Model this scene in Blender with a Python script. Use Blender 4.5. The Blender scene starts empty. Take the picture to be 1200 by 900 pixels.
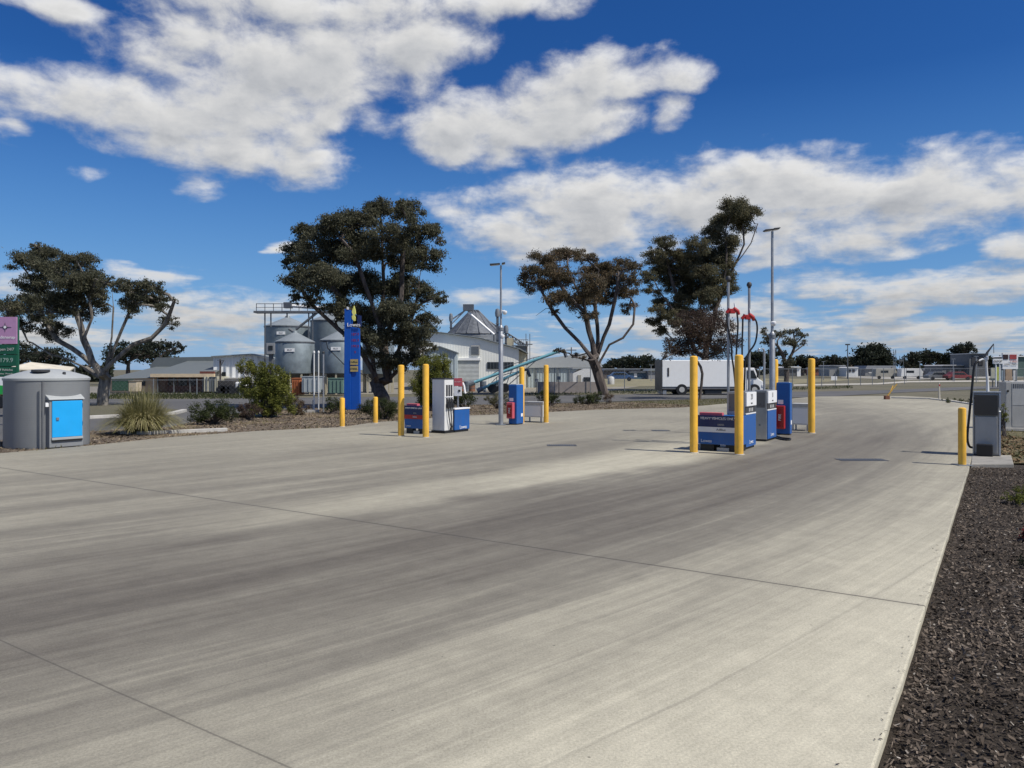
import bpy, math, random
import numpy as np
from mathutils import Vector, Matrix, noise as mnoise
S = bpy.context.scene
C = S.collection
R = math.radians
F = 895.0; HZ = 433.0; EYE = 1.75          # focal length in photo pixels, horizon row, eye height
SUN_AZ = R(119.0)                            # clockwise from +Y
SUN_EL = R(54.0)
# ---------------------------------------------------------------- camera
cam_d = bpy.data.cameras.new('camera'); cam = bpy.data.objects.new('camera', cam_d); C.objects.link(cam)
cam.location = (0, 0, EYE); cam.rotation_euler = (R(90), 0, 0)
cam_d.sensor_width = 36; cam_d.lens = F / 1200 * 36; cam_d.shift_y = -(450 - HZ) / 1200
cam_d.clip_end = 6000; cam_d.clip_start = 0.05
S.camera = cam
# ---------------------------------------------------------------- view
S.view_settings.view_transform = 'Standard'; S.view_settings.look = 'None'
S.view_settings.exposure = 0.14; S.view_settings.gamma = 1.0
S.cycles.max_bounces = 6; S.cycles.transparent_max_bounces = 8

# ---------------------------------------------------------------- sun
sd = bpy.data.lights.new('sun', 'SUN'); so = bpy.data.objects.new('sun', sd); C.objects.link(so)
sd.energy = 4.2; sd.angle = R(0.53); sd.color = (1.0, 0.955, 0.88)
sdir = Vector((math.sin(SUN_AZ) * math.cos(SUN_EL), math.cos(SUN_AZ) * math.cos(SUN_EL), math.sin(SUN_EL)))
so.rotation_euler = sdir.to_track_quat('Z', 'Y').to_euler(); so.location = (20, -10, 40)

# ---------------------------------------------------------------- node helper
class NT:
    def __init__(s, tree): s.t = tree
    def n(s, typ, **kw):
        nd = s.t.nodes.new(typ)
        for k, v in kw.items(): setattr(nd, k, v)
        return nd
    def set(s, sock, v):
        if v is None: return
        if isinstance(v, bpy.types.NodeSocket): s.t.links.new(v, sock)
        else: sock.default_value = v
    def m(s, op, a, b=None, c=None, clamp=False):
        nd = s.n('ShaderNodeMath', operation=op); nd.use_clamp = clamp
        s.set(nd.inputs[0], a); s.set(nd.inputs[1], b); s.set(nd.inputs[2], c)
        return nd.outputs[0]
    def v(s, op, a, b=None, sc=None):
        nd = s.n('ShaderNodeVectorMath', operation=op)
        s.set(nd.inputs[0], a); s.set(nd.inputs[1], b)
        if sc is not None: s.set(nd.inputs['Scale'], sc)
        return nd.outputs['Value'] if op in ('LENGTH', 'DOT_PRODUCT', 'DISTANCE') else nd.outputs[0]
    def sep(s, a):
        nd = s.n('ShaderNodeSeparateXYZ'); s.set(nd.inputs[0], a); return nd.outputs
    def comb(s, x, y, z=0.0):
        nd = s.n('ShaderNodeCombineXYZ'); s.set(nd.inputs[0], x); s.set(nd.inputs[1], y); s.set(nd.inputs[2], z); return nd.outputs[0]
    def noise(s, vec, scale=1.0, detail=4.0, rough=0.55, dist=0.0, lac=2.0, out='Fac'):
        nd = s.n('ShaderNodeTexNoise'); s.set(nd.inputs['Vector'], vec)
        nd.inputs['Scale'].default_value = scale; nd.inputs['Detail'].default_value = detail
        nd.inputs['Roughness'].default_value = rough; nd.inputs['Distortion'].default_value = dist
        nd.inputs['Lacunarity'].default_value = lac
        return nd.outputs[out]
    def ramp(s, fac, stops, interp='LINEAR'):
        nd = s.n('ShaderNodeValToRGB'); cr = nd.color_ramp; cr.interpolation = interp
        while len(cr.elements) > 1: cr.elements.remove(cr.elements[0])
        for i, (p, c) in enumerate(stops):
            e = cr.elements[0] if i == 0 else cr.elements.new(p)
            e.position = p
            if not hasattr(c, '__len__'): c = (c, c, c)
            e.color = (*c[:3], 1)
        s.set(nd.inputs[0], fac); return nd.outputs[0]
    def mix(s, fac, a, b, blend='MIX'):
        nd = s.n('ShaderNodeMix', data_type='RGBA', blend_type=blend)
        s.set(nd.inputs[0], fac)
        for sock, v in ((nd.inputs[6], a), (nd.inputs[7], b)):
            if isinstance(v, bpy.types.NodeSocket): s.t.links.new(v, sock)
            else: sock.default_value = (*v[:3], 1)
        return nd.outputs[2]
    def mr(s, v, a, b, c=0.0, d=1.0, smooth=False):
        nd = s.n('ShaderNodeMapRange'); nd.interpolation_type = 'SMOOTHSTEP' if smooth else 'LINEAR'
        s.set(nd.inputs[0], v)
        for i, x in zip((1, 2, 3, 4), (a, b, c, d)): nd.inputs[i].default_value = x
        return nd.outputs[0]

# ---------------------------------------------------------------- world: Nishita sky + broken cumulus deck
W = bpy.data.worlds.new('World'); S.world = W; W.use_nodes = True
wt = W.node_tree; wt.nodes.clear(); N = NT(wt)
SKY_STRENGTH = 0.10
sky = N.n('ShaderNodeTexSky', sky_type='NISHITA'); sky.sun_disc = False
sky.sun_elevation = SUN_EL; sky.sun_rotation = SUN_AZ
sky.air_density = 1.0; sky.dust_density = 0.25; sky.ozone_density = 4.5; sky.altitude = 300
hs = N.n('ShaderNodeHueSaturation'); hs.inputs['Saturation'].default_value = 1.22; hs.inputs['Value'].default_value = 0.86
wt.links.new(sky.outputs[0], hs.inputs['Color'])
# clouds, each (px, py, rx, ry, weight) as read off the photo's sky and turned into an azimuth / elevation
CL = [(330, 75, 185, 72, 1), (440, 52, 130, 64, 1), (250, 45, 110, 50, .9), (420, 8, 260, 34, .9), (600, 12, 60, 24, .8), (300, 175, 120, 42, .9), (355, 190, 75, 26, .9),
      (90, 118, 150, 46, 1), (185, 145, 95, 40, .9), (20, 108, 70, 36, .8), (66, 6, 70, 26, .9),
      (718, 84, 100, 27, .95), (580, 150, 105, 46, 1), (660, 140, 95, 50, 1), (795, 84, 42, 20, .9), (784, 134, 24, 36, .58), (535, 166, 58, 28, .9), (640, 118, 62, 32, 1), (270, 135, 110, 55, .9), (340, 128, 70, 42, .9),
      (700, 250, 190, 52, .95), (880, 232, 190, 56, 1), (1080, 232, 190, 56, 1), (1230, 225, 130, 48, 1), (950, 280, 180, 32, .8), (600, 262, 90, 30, .8), (640, 290, 100, 20, .8),
      (168, 324, 58, 15, .8), (252, 228, 40, 16, .46), (95, 202, 30, 10, .36), (14, 160, 36, 11, .46), (326, 290, 22, 9, .6), (10, 336, 50, 18, .7),
      (1195, 290, 48, 22, .95), (960, 334, 80, 20, .75), (1120, 338, 130, 24, .9), (1046, 362, 46, 11, .8), (880, 362, 60, 14, .7), (560, 345, 60, 12, .6), (1105, 286, 45, 10, .5),
      (260, 372, 130, 26, .75), (760, 385, 130, 14, .7), (1060, 392, 200, 20, .85), (230, 350, 60, 12, .6)]
def azel(px, py):
    return math.atan2(px - 600, F), math.atan2(HZ - py, math.hypot(px - 600, F))
g = bpy.data.node_groups.new('cloud_density', 'ShaderNodeTree')
g.interface.new_socket('Dir', in_out='INPUT', socket_type='NodeSocketVector')
g.interface.new_socket('Density', in_out='OUTPUT', socket_type='NodeSocketFloat')
G_ = NT(g); gi = G_.n('NodeGroupInput'); go = G_.n('NodeGroupOutput')
d = G_.v('NORMALIZE', gi.outputs[0]); dx, dy, dz = G_.sep(d)
# a slow wobble of the direction breaks the outlines up
zc = G_.m('ADD', G_.m('MAXIMUM', dz, 0.0), 0.10)
plane = G_.comb(G_.m('DIVIDE', dx, zc), G_.m('DIVIDE', dy, zc), 0.0)
warp = G_.noise(plane, 2.2, 4.0, 0.5, out='Color')
wv = G_.v('SUBTRACT', warp, (0.5, 0.5, 0.5))
az = G_.m('ARCTAN2', dx, dy); el = G_.m('ARCSINE', dz)
wx, wy, wz = G_.sep(wv)
elw = G_.m('MULTIPLY_ADD', wy, G_.m('MULTIPLY', G_.m('ADD', el, 0.05), 0.20), el)
azw = G_.m('MULTIPLY_ADD', wx, 0.07, az)
p0 = G_.comb(azw, elw, 0.0)
dens = None
for (px, py, rx, ry, w) in CL:
    a, e = azel(px, py); a2, _ = azel(px + rx, py); _, e2 = azel(px, py - ry)
    sx, sy = abs(a2 - a), abs(e2 - e)
    q = G_.v('MULTIPLY', G_.v('SUBTRACT', p0, (a, e, 0)), (1 / sx, 1 / sy, 0))
    r2 = G_.v('DOT_PRODUCT', q, q)
    b = G_.m('MULTIPLY_ADD', r2, -0.75 * w, w)
    dens = b if dens is None else G_.m('SMOOTH_MAX', dens, b, 0.25)
# behind and beside the view: the same kind of deck, from noise alone
wide = G_.mr(G_.noise(plane, 0.55, 4.0, 0.5), 0.46, 0.66, -0.6, 0.9)
outside = G_.mr(G_.m('ABSOLUTE', az), 0.70, 0.95, 0.0, 1.0)
above = G_.mr(el, 0.52, 0.70, 0.0, 1.0)
om = G_.m('MAXIMUM', outside, above)
dens = G_.m('ADD', G_.m('MULTIPLY', dens, G_.m('SUBTRACT', 1.0, om)), G_.m('MULTIPLY', wide, om))
# flat layers of small cloud towards the horizon
low = G_.noise(G_.comb(G_.m('MULTIPLY', az, 5.0), G_.m('MULTIPLY', el, 46.0), 3.3), 1.0, 7.0, 0.62)
lmask = G_.mr(el, 0.05, 0.15, 1.0, 0.0)
lowm = G_.m('SUBTRACT', G_.m('MULTIPLY', G_.mr(low, 0.36, 0.60, -0.3, 0.66), lmask), G_.m('MULTIPLY', G_.m('SUBTRACT', 1.0, lmask), 1.2))
dens = G_.m('MAXIMUM', dens, lowm)
f1 = G_.noise(plane, 2.6, 9.0, 0.60, 0.25)
f2 = G_.noise(G_.comb(az, G_.m('MULTIPLY', el, 1.5), 0.7), 14.0, 8.0, 0.62, 0.2)
ae = G_.comb(az, G_.m('MULTIPLY', el, 1.45), 4.1)
f3 = G_.noise(ae, 26.0, 7.0, 0.58, 0.35)
bil = G_.m('SUBTRACT', 1.0, G_.m('MULTIPLY', G_.m('ABSOLUTE', G_.m('SUBTRACT', f3, 0.5)), 5.0))
vo = G_.n('ShaderNodeTexVoronoi'); vo.feature = 'SMOOTH_F1'; vo.inputs['Scale'].default_value = 19.0; vo.inputs['Smoothness'].default_value = 0.5
g.links.new(G_.v('ADD', ae, G_.v('SCALE', wv, sc=0.16)), vo.inputs['Vector'])
puff = G_.m('SUBTRACT', 0.42, vo.outputs['Distance'])
fb = G_.m('ADD', G_.m('MULTIPLY', G_.m('SUBTRACT', f1, 0.5), 0.95), G_.m('MULTIPLY', G_.m('SUBTRACT', f2, 0.5), 1.75))
fb = G_.m('ADD', fb, G_.m('ADD', G_.m('MULTIPLY', puff, 0.62), G_.m('MULTIPLY', G_.m('SUBTRACT', bil, 0.5), 0.10)))
tot = G_.m('ADD', dens, G_.m('MULTIPLY', fb, 0.95))
g.links.new(tot, go.inputs[0])

tc = N.n('ShaderNodeTexCoord'); dirn = N.v('NORMALIZE', tc.outputs['Generated'])
ga = N.n('ShaderNodeGroup'); ga.node_tree = g; wt.links.new(dirn, ga.inputs[0])
gb = N.n('ShaderNodeGroup'); gb.node_tree = g; wt.links.new(N.v('ADD', dirn, (0.010, 0, 0.016)), gb.inputs[0])
D1, D2 = ga.outputs[0], gb.outputs[0]
zz = N.sep(dirn)[2]
alpha = N.m('MULTIPLY', N.mr(D1, -0.04, 0.92, 0, 1, True), N.mr(zz, -0.01, 0.02, 0, 1))
relief = N.m('MULTIPLY_ADD', N.m('SUBTRACT', D1, D2), 0.62, 0.60, clamp=True)
thick = N.mr(D1, 0.60, 1.7, 1.0, 0.64)
lum = N.m('MULTIPLY', N.mr(relief, 0.10, 0.95, 0.64, 1.22), thick)
ccol = N.mix(N.mr(lum, 0.45, 1.0), (0.80, 0.87, 1.0), (0.99, 0.99, 0.99))
ccol2 = N.v('SCALE', ccol, sc=N.m('MULTIPLY', lum, N.mr(zz, 0.03, 0.20, 4.9, 6.3)))
sky_low = N.mix(N.mr(zz, 0.0, 0.34, 0.75, 0.0), hs.outputs[0], (1.25, 3.1, 6.2))
sky_deep = N.mix(1.0, sky_low, N.mix(N.mr(zz, 0.02, 0.34), (1.0, 1.0, 1.0), (0.38, 0.62, 0.92)), 'MULTIPLY')
final = N.mix(alpha, sky_deep, ccol2)
bg = N.n('ShaderNodeBackground'); bg.inputs[1].default_value = SKY_STRENGTH
wt.links.new(final, bg.inputs[0]); wo = N.n('ShaderNodeOutputWorld'); wt.links.new(bg.outputs[0], wo.inputs[0])

# ---------------------------------------------------------------- picking points off the photo's ground plane
def G(px, py, z=0.0):
    Y = (EYE - z) * F / (py - HZ); return ((px - 600) * Y / F, Y)
def XZ(px, py, Y): return ((px - 600) * Y / F, EYE - (py - HZ) * Y / F)
SITE = R(-32.6)                              # yaw of the lanes
U = (math.sin(-SITE), math.cos(-SITE)); V = (math.cos(-SITE), -math.sin(-SITE))

# ---------------------------------------------------------------- materials
MATS = {}
def mat(name, col, rough=0.6, metal=0.0, var=0.12, vscale=3.0, bump=0.0, bscale=40.0, dirt=0.0, emit=None, spec=0.5, corr=None, coat=0.0):
    if name in MATS: return MATS[name]
    m = bpy.data.materials.new(name); m.use_nodes = True; t = m.node_tree; n = NT(t); b = t.nodes['Principled BSDF']
    co = n.n('ShaderNodeTexCoord').outputs['Object']
    f = n.noise(co, vscale, 5, 0.6)
    lo = tuple(max(0, c * (1 - var)) for c in col); hi = tuple(min(1, c * (1 + var)) for c in col)
    c = n.mix(n.mr(f, 0.3, 0.7), lo, hi)
    if dirt > 0:
        z = n.sep(n.n('ShaderNodeNewGeometry').outputs['Position'])[2]
        f2 = n.noise(n.v('MULTIPLY', co, (3, 3, .7)), 3.0, 6, 0.65)
        k = n.m('MULTIPLY', n.mr(f2, 0.45, 0.75), n.mr(z, 0.0, 0.9, 1.0, 0.35))
        c = n.mix(n.m('MULTIPLY', k, dirt), c, (0.13, 0.11, 0.085))
    t.links.new(c, b.inputs['Base Color'])
    t.links.new(n.mr(f, 0.2, 0.8, max(0.02, rough - 0.08), min(1, rough + 0.08)), b.inputs['Roughness'])
    b.inputs['Metallic'].default_value = metal; b.inputs['Specular IOR Level'].default_value = spec
    b.inputs['Coat Weight'].default_value = coat
    if corr:      # corrugation as bump: (axis, pitch, strength)
        ax, pitch, st = corr
        v = n.sep(co)[ax]
        s_ = n.m('SINE', n.m('MULTIPLY', v, 2 * math.pi / pitch))
        bp = n.n('ShaderNodeBump'); bp.inputs['Strength'].default_value = st; bp.inputs['Distance'].default_value = pitch * .3
        t.links.new(s_, bp.inputs['Height']); t.links.new(bp.outputs[0], b.inputs['Normal'])
    elif bump > 0:
        bp = n.n('ShaderNodeBump'); bp.inputs['Strength'].default_value = bump; bp.inputs['Distance'].default_value = 0.02
        t.links.new(n.noise(co, bscale, 6, 0.6), bp.inputs['Height']); t.links.new(bp.outputs[0], b.inputs['Normal'])
    if emit: b.inputs['Emission Color'].default_value = (*emit, 1); b.inputs['Emission Strength'].default_value = 1
    MATS[name] = m; return m
yellow = mat('yellow_paint', (0.90, 0.50, 0.05), 0.45, var=0.09, vscale=4, dirt=0.6)
steel = mat('stainless', (0.42, 0.42, 0.41), 0.38, 0.75, var=0.12, vscale=2, dirt=0.2)
galv = mat('galvanised', (0.36, 0.37, 0.38), 0.5, 0.6, var=0.15, vscale=5)
galvd = mat('galvanised_dull', (0.20, 0.22, 0.24), 0.6, 0.3, var=0.15, vscale=5)
blue = mat('blue_paint', (0.008, 0.098, 0.35), 0.38, var=0.1, dirt=0.22)
navy = mat('navy_panel', (0.010, 0.022, 0.10), 0.4, var=0.1, dirt=0.15)
white = mat('white_paint', (0.72, 0.72, 0.70), 0.5, var=0.04, dirt=0.25)
whitep = mat('white_sign', (0.80, 0.80, 0.79), 0.45, var=0.02)
offw = mat('offwhite_panel', (0.60, 0.61, 0.60), 0.55, var=0.05, dirt=0.3)
black = mat('black_rubber', (0.012, 0.012, 0.013), 0.5, var=0.2)
dark = mat('dark_grey', (0.045, 0.045, 0.048), 0.5, var=0.2)
red = mat('red_paint', (0.40, 0.025, 0.022), 0.4, var=0.1)
pinkr = mat('faded_red', (0.55, 0.10, 0.12), 0.5, var=0.1)
grey = mat('grey_cabinet', (0.42, 0.41, 0.38), 0.5, var=0.06, dirt=0.25)
greyl = mat('light_grey_cabinet', (0.47, 0.465, 0.44), 0.5, var=0.06, dirt=0.3)
glassd = mat('dark_glass', (0.02, 0.025, 0.03), 0.12, var=0.1)
conc = mat('concrete_block', (0.42, 0.40, 0.36), 0.85, var=0.15, vscale=6, bump=0.3)
kerbm = mat('kerb_concrete', (0.48, 0.46, 0.42), 0.85, var=0.15, vscale=6, bump=0.3)

def bark(name, a, b_):
    m = bpy.data.materials.new(name); m.use_nodes = True; t = m.node_tree; n = NT(t); b = t.nodes['Principled BSDF']
    co = n.n('ShaderNodeTexCoord').outputs['Object']
    f = n.noise(n.v('MULTIPLY', co, (6, 6, 1.1)), 1.0, 6, 0.65)
    t.links.new(n.ramp(f, [(0.35, a), (0.62, b_)]), b.inputs['Base Color']); b.inputs['Roughness'].default_value = 0.9
    bp = n.n('ShaderNodeBump'); bp.inputs['Strength'].default_value = 0.6; bp.inputs['Distance'].default_value = 0.04
    t.links.new(f, bp.inputs['Height']); t.links.new(bp.outputs[0], b.inputs['Normal'])
    return m
bark_pale = bark('bark_pale', (0.07, 0.06, 0.05), (0.26, 0.235, 0.20))
bark_dark = bark('bark_dark', (0.035, 0.028, 0.024), (0.13, 0.105, 0.09))
def leafm(name, cols, trans=0.40, rough=0.55):
    if name in ('leaf_gum', 'leaf_gum_brown', 'leaf_gum_rust', 'leaf_plum'): cols = [tuple(x * 1.55 for x in c) for c in cols]
    m = bpy.data.materials.new(name); m.use_nodes = True; t = m.node_tree; n = NT(t); b = t.nodes['Principled BSDF']
    r = n.n('ShaderNodeNewGeometry').outputs['Random Per Island']
    co = n.n('ShaderNodeTexCoord').outputs['Object']
    f = n.noise(co, 0.9, 3, 0.6)
    k = n.m('ADD', n.m('MULTIPLY', r, 0.55), n.m('MULTIPLY', n.mr(f, 0.3, 0.7), 0.45))
    st = [(i / (len(cols) - 1), c) for i, c in enumerate(cols)]
    c = n.ramp(k, st)
    t.links.new(c, b.inputs['Base Color']); b.inputs['Roughness'].default_value = rough
    b.inputs['Specular IOR Level'].default_value = 0.15
    tr = n.n('ShaderNodeBsdfTranslucent'); t.links.new(c, tr.inputs[0])
    mx = n.n('ShaderNodeMixShader'); mx.inputs[0].default_value = trans
    t.links.new(b.outputs[0], mx.inputs[1]); t.links.new(tr.outputs[0], mx.inputs[2])
    t.links.new(mx.outputs[0], t.nodes['Material Output'].inputs[0])
    return m
leaf_gum = leafm('leaf_gum', [(0.028, 0.030, 0.019), (0.058, 0.060, 0.038), (0.140, 0.130, 0.085)])
leaf_gum2 = leafm('leaf_gum_brown', [(0.034, 0.036, 0.022), (0.078, 0.076, 0.044), (0.175, 0.145, 0.090)])
leaf_gum3 = leafm('leaf_gum_rust', [(0.034, 0.032, 0.020), (0.082, 0.068, 0.042), (0.175, 0.115, 0.070)])
leaf_dark = leafm('leaf_dark', [(0.012, 0.016, 0.011), (0.026, 0.032, 0.018), (0.05, 0.052, 0.03)])
leaf_plum = leafm('leaf_plum', [(0.030, 0.020, 0.018), (0.060, 0.040, 0.032), (0.075, 0.068, 0.040)])
leaf_olive = leafm('leaf_olive', [(0.040, 0.052, 0.014), (0.15, 0.165, 0.036), (0.34, 0.32, 0.08)])
leaf_green = leafm('leaf_green', [(0.022, 0.032, 0.014), (0.055, 0.07, 0.026), (0.11, 0.12, 0.05)])
leaf_dry = leafm('leaf_dry', [(0.06, 0.045, 0.028), (0.14, 0.10, 0.065), (0.26, 0.20, 0.13)])
leaf_red = leafm('leaf_red', [(0.08, 0.015, 0.015), (0.22, 0.03, 0.03), (0.10, 0.08, 0.03)])
leaf_straw = leafm('leaf_straw', [(0.045, 0.052, 0.018), (0.16, 0.15, 0.055), (0.38, 0.33, 0.18)])
leaf_far = leafm('leaf_far', [(0.020, 0.026, 0.020), (0.034, 0.042, 0.028), (0.060, 0.066, 0.044)])

# ---------------------------------------------------------------- mesh builder
class MB:
    def __init__(s): s.v = []; s.f = []
    def add(s, vs, fs):
        o = len(s.v); s.v += [tuple(p) for p in vs]; s.f += [tuple(o + i for i in f) for f in fs]; return s
    def box(s, x0, x1, y0, y1, z0, z1):
        return s.add([(x0, y0, z0), (x1, y0, z0), (x1, y1, z0), (x0, y1, z0), (x0, y0, z1), (x1, y0, z1), (x1, y1, z1), (x0, y1, z1)],
                     [(0, 3, 2, 1), (4, 5, 6, 7), (0, 1, 5, 4), (1, 2, 6, 5), (2, 3, 7, 6), (3, 0, 4, 7)])
    def prism(s, pts, axis, a, b):      # extrude the 2-D outline along an axis ('x','y','z')
        def P(p, t):
            return {'x': (t, p[0], p[1]), 'y': (p[0], t, p[1]), 'z': (p[0], p[1], t)}[axis]
        n = len(pts); vs = [P(p, a) for p in pts] + [P(p, b) for p in pts]
        return s.add(vs, [tuple(range(n))[::-1], tuple(range(n, 2 * n))] + [(i, (i + 1) % n, n + (i + 1) % n, n + i) for i in range(n)])
    def tube(s, pts, rad, n=8, cap=True):
        pts = [Vector(p) for p in pts]
        if not hasattr(rad, '__len__'): rad = [rad] * len(pts)
        vs = []; ref = None
        for i, p in enumerate(pts):
            t = (pts[min(i + 1, len(pts) - 1)] - pts[max(i - 1, 0)])
            if t.length < 1e-9: t = Vector((0, 0, 1))
            t.normalize()
            if ref is None: ref = Vector((1, 0, 0)) if abs(t.x) < 0.8 else Vector((0, 1, 0))
            a = t.cross(ref).normalized(); b = t.cross(a).normalized(); ref = -b if False else ref
            for k in range(n):
                an = 2 * math.pi * k / n; vs.append(p + (a * math.cos(an) + b * math.sin(an)) * rad[i])
        fs = []
        for i in range(len(pts) - 1):
            for k in range(n):
                fs.append((i * n + k, i * n + (k + 1) % n, (i + 1) * n + (k + 1) % n, (i + 1) * n + k))
        if cap: fs += [tuple(range(n))[::-1], tuple(range((len(pts) - 1) * n, len(pts) * n))]
        return s.add(vs, fs)
    def lathe(s, prof, n=32, cx=0, cy=0):
        vs = []; fs = []
        for r, z in prof:
            for k in range(n): an = 2 * math.pi * k / n; vs.append((cx + r * math.cos(an), cy + r * math.sin(an), z))
        m = len(prof)
        for i in range(m - 1):
            for k in range(n): fs.append((i * n + k, i * n + (k + 1) % n, (i + 1) * n + (k + 1) % n, (i + 1) * n + k))
        fs += [tuple(range(n))[::-1], tuple(range((m - 1) * n, m * n))]
        return s.add(vs, fs)
    def build(s, name, m, parent=None, smooth=False, bevel=0.0, loc=None):
        me = bpy.data.meshes.new(name); me.from_pydata(s.v, [], s.f); me.validate(); me.update()
        o = bpy.data.objects.new(name, me); C.objects.link(o)
        if m: me.materials.append(m)
        if smooth:
            me.polygons.foreach_set('use_smooth', [True] * len(me.polygons))
            try: me.set_sharp_from_angle(angle=R(40))
            except Exception: pass
        if bevel:
            b = o.modifiers.new('bevel', 'BEVEL'); b.width = bevel; b.segments = 2; b.limit_method = 'ANGLE'
        if parent: o.parent = parent
        if loc: o.location = loc
        return o
def npmesh(name, verts, nper, m, parent=None, smooth=False):
    """verts (n,nper,3): n separate polygons of nper corners"""
    verts = np.asarray(verts, dtype=np.float32); n = verts.shape[0]
    me = bpy.data.meshes.new(name); me.vertices.add(n * nper); me.vertices.foreach_set('co', verts.reshape(-1))
    me.loops.add(n * nper); me.loops.foreach_set('vertex_index', np.arange(n * nper, dtype=np.int32))
    me.polygons.add(n); me.polygons.foreach_set('loop_start', np.arange(0, n * nper, nper, dtype=np.int32))
    me.polygons.foreach_set('loop_total', np.full(n, nper, dtype=np.int32))
    me.update(calc_edges=True); me.materials.append(m)
    o = bpy.data.objects.new(name, me); C.objects.link(o)
    if parent: o.parent = parent
    return o
def tag(o, label, cat, group=None):
    o['label'] = label; o['category'] = cat
    if group: o['group'] = group
    return o
def kind(o, k): o['kind'] = k; return o
def empty(name, loc, rz=0.0, label=None, cat=None, group=None):
    o = bpy.data.objects.new(name, None); C.objects.link(o); o.location = loc; o.rotation_euler = (0, 0, rz); o.empty_display_size = .2
    if label: tag(o, label, cat, group)
    return o
def copy_tree(o, parent=None):
    c = o.copy(); C.objects.link(c)
    if parent: c.parent = parent
    for ch in [x for x in C.objects if x.parent == o]: copy_tree(ch, c)
    return c
def text(name, body, size, loc, rot, m, parent=None, ext=0.002, align='CENTER', sx=1.0):
    cu = bpy.data.curves.new(name, 'FONT'); cu.body = body; cu.size = size; cu.extrude = ext; cu.align_x = align; cu.align_y = 'CENTER'
    o = bpy.data.objects.new(name, cu); C.objects.link(o); o.location = loc; o.rotation_euler = rot; o.scale = (sx, 1, 1); cu.materials.append(m)
    bpy.context.view_layer.update(); me = bpy.data.meshes.new_from_object(o.evaluated_get(bpy.context.evaluated_depsgraph_get()))
    o2 = bpy.data.objects.new(name, me); C.objects.link(o2); o2.matrix_world = o.matrix_world.copy(); bpy.data.objects.remove(o); o = o2; o.name = name
    if parent: o.parent = parent
    return o
FR = (R(90), 0, 0); RT = (R(90), 0, R(90))
def sitebox(pl, pc, pr, pyb, pyt):
    """a box square to the lanes: photo columns of its left, near and right upright edges, rows of the near edge's foot and top"""
    X, Y = G(pc, pyb); tl = (pl - 600) / F
    w = (X - tl * Y) / (V[0] - V[1] * tl) if pl is not None else 0.5
    tr = (pr - 600) / F; den = (U[0] - tr * U[1]); d_ = (tr * Y - X) / den if abs(den) > .03 else 0.5
    h = EYE - (pyt - HZ) * Y / F
    cx = X - V[0] * w / 2 + U[0] * d_ / 2; cy = Y - V[1] * w / 2 + U[1] * d_ / 2
    return cx, cy, w, d_, h

# ================================================================ SETTING
# ---- ground
m = bpy.data.materials.new('ground'); m.use_nodes = True; t = m.node_tree; n = NT(t); b = t.nodes['Principled BSDF']
co = n.n('ShaderNodeNewGeometry').outputs['Position']
f1 = n.noise(co, 0.05, 5, 0.6); f2 = n.noise(co, 1.3, 6, 0.65); f3 = n.noise(co, 14, 5, 0.7)
c = n.mix(n.mr(f1, 0.40, 0.60), (0.075, 0.078, 0.038), (0.15, 0.135, 0.085))
c = n.mix(n.mr(f2, 0.35, 0.7), c, (0.11, 0.095, 0.065)); c = n.mix(n.mr(f3, 0.45, 0.75, 0, .5), c, (0.19, 0.165, 0.11))
t.links.new(c, b.inputs['Base Color']); b.inputs['Roughness'].default_value = 0.95
bp = n.n('ShaderNodeBump'); bp.inputs['Strength'].default_value = .8; bp.inputs['Distance'].default_value = .05
t.links.new(n.noise(co, 9, 8, 0.7), bp.inputs['Height']); t.links.new(bp.outputs[0], b.inputs['Normal'])
ground_m = m
def sheet(name, pts, z, m, k='structure'):
    mb = MB(); mb.add([(x, y, z) for x, y in pts], [tuple(range(len(pts)))]); o = mb.build(name, m)
    if o.data.polygons and o.data.polygons[0].normal.z < 0:
        o.data.flip_normals()
    return kind(o, k)
mb = MB(); mb.add([(-2500, -400, -.11), (2500, -400, -.11), (2500, 3500, -.11), (-2500, 3500, -.11)], [(0, 1, 2, 3)]); kind(mb.build('ground', ground_m), 'structure')

# ---- concrete forecourt
m = bpy.data.materials.new('forecourt_concrete'); m.use_nodes = True; t = m.node_tree; n = NT(t); b = t.nodes['Principled BSDF']
co = n.n('ShaderNodeNewGeometry').outputs['Position']; X, Y, Z = n.sep(co)
AC = (-40.0, 48.0)                            # centre of the arc the trucks turn on
rel = n.v('SUBTRACT', co, (*AC, 0)); rx, ry, rz = n.sep(rel)
rr = n.v('LENGTH', n.v('MULTIPLY', rel, (1, 1, 0))); th = n.m('ARCTAN2', ry, rx)
big = n.noise(co, 0.16, 4, 0.55)
wob = n.noise(co, 0.45, 4, 0.6)
rw = n.m('ADD', rr, n.m('ADD', n.m('MULTIPLY', n.m('SUBTRACT', big, 0.5), 3.0), n.m('MULTIPLY', n.m('SUBTRACT', wob, 0.5), 1.1)))
polar = n.comb(rr, n.m('MULTIPLY', th, 56.0), 0)
s1 = n.noise(n.v('MULTIPLY', polar, (1.6, 0.05, 1)), 1.0, 7, 0.60, 0.3)
s2 = n.noise(n.v('MULTIPLY', polar, (7.5, 0.22, 1)), 1.0, 6, 0.65, 0.4)
s3 = n.noise(n.v('MULTIPLY', n.comb(n.m('MULTIPLY_ADD', X, 0.80, n.m('MULTIPLY', Y, -0.60)), n.m('MULTIPLY_ADD', X, 0.60, n.m('MULTIPLY', Y, 0.80)), 0), (2.6, 0.16, 1)), 1.0, 6, 0.6, 0.3)
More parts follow.
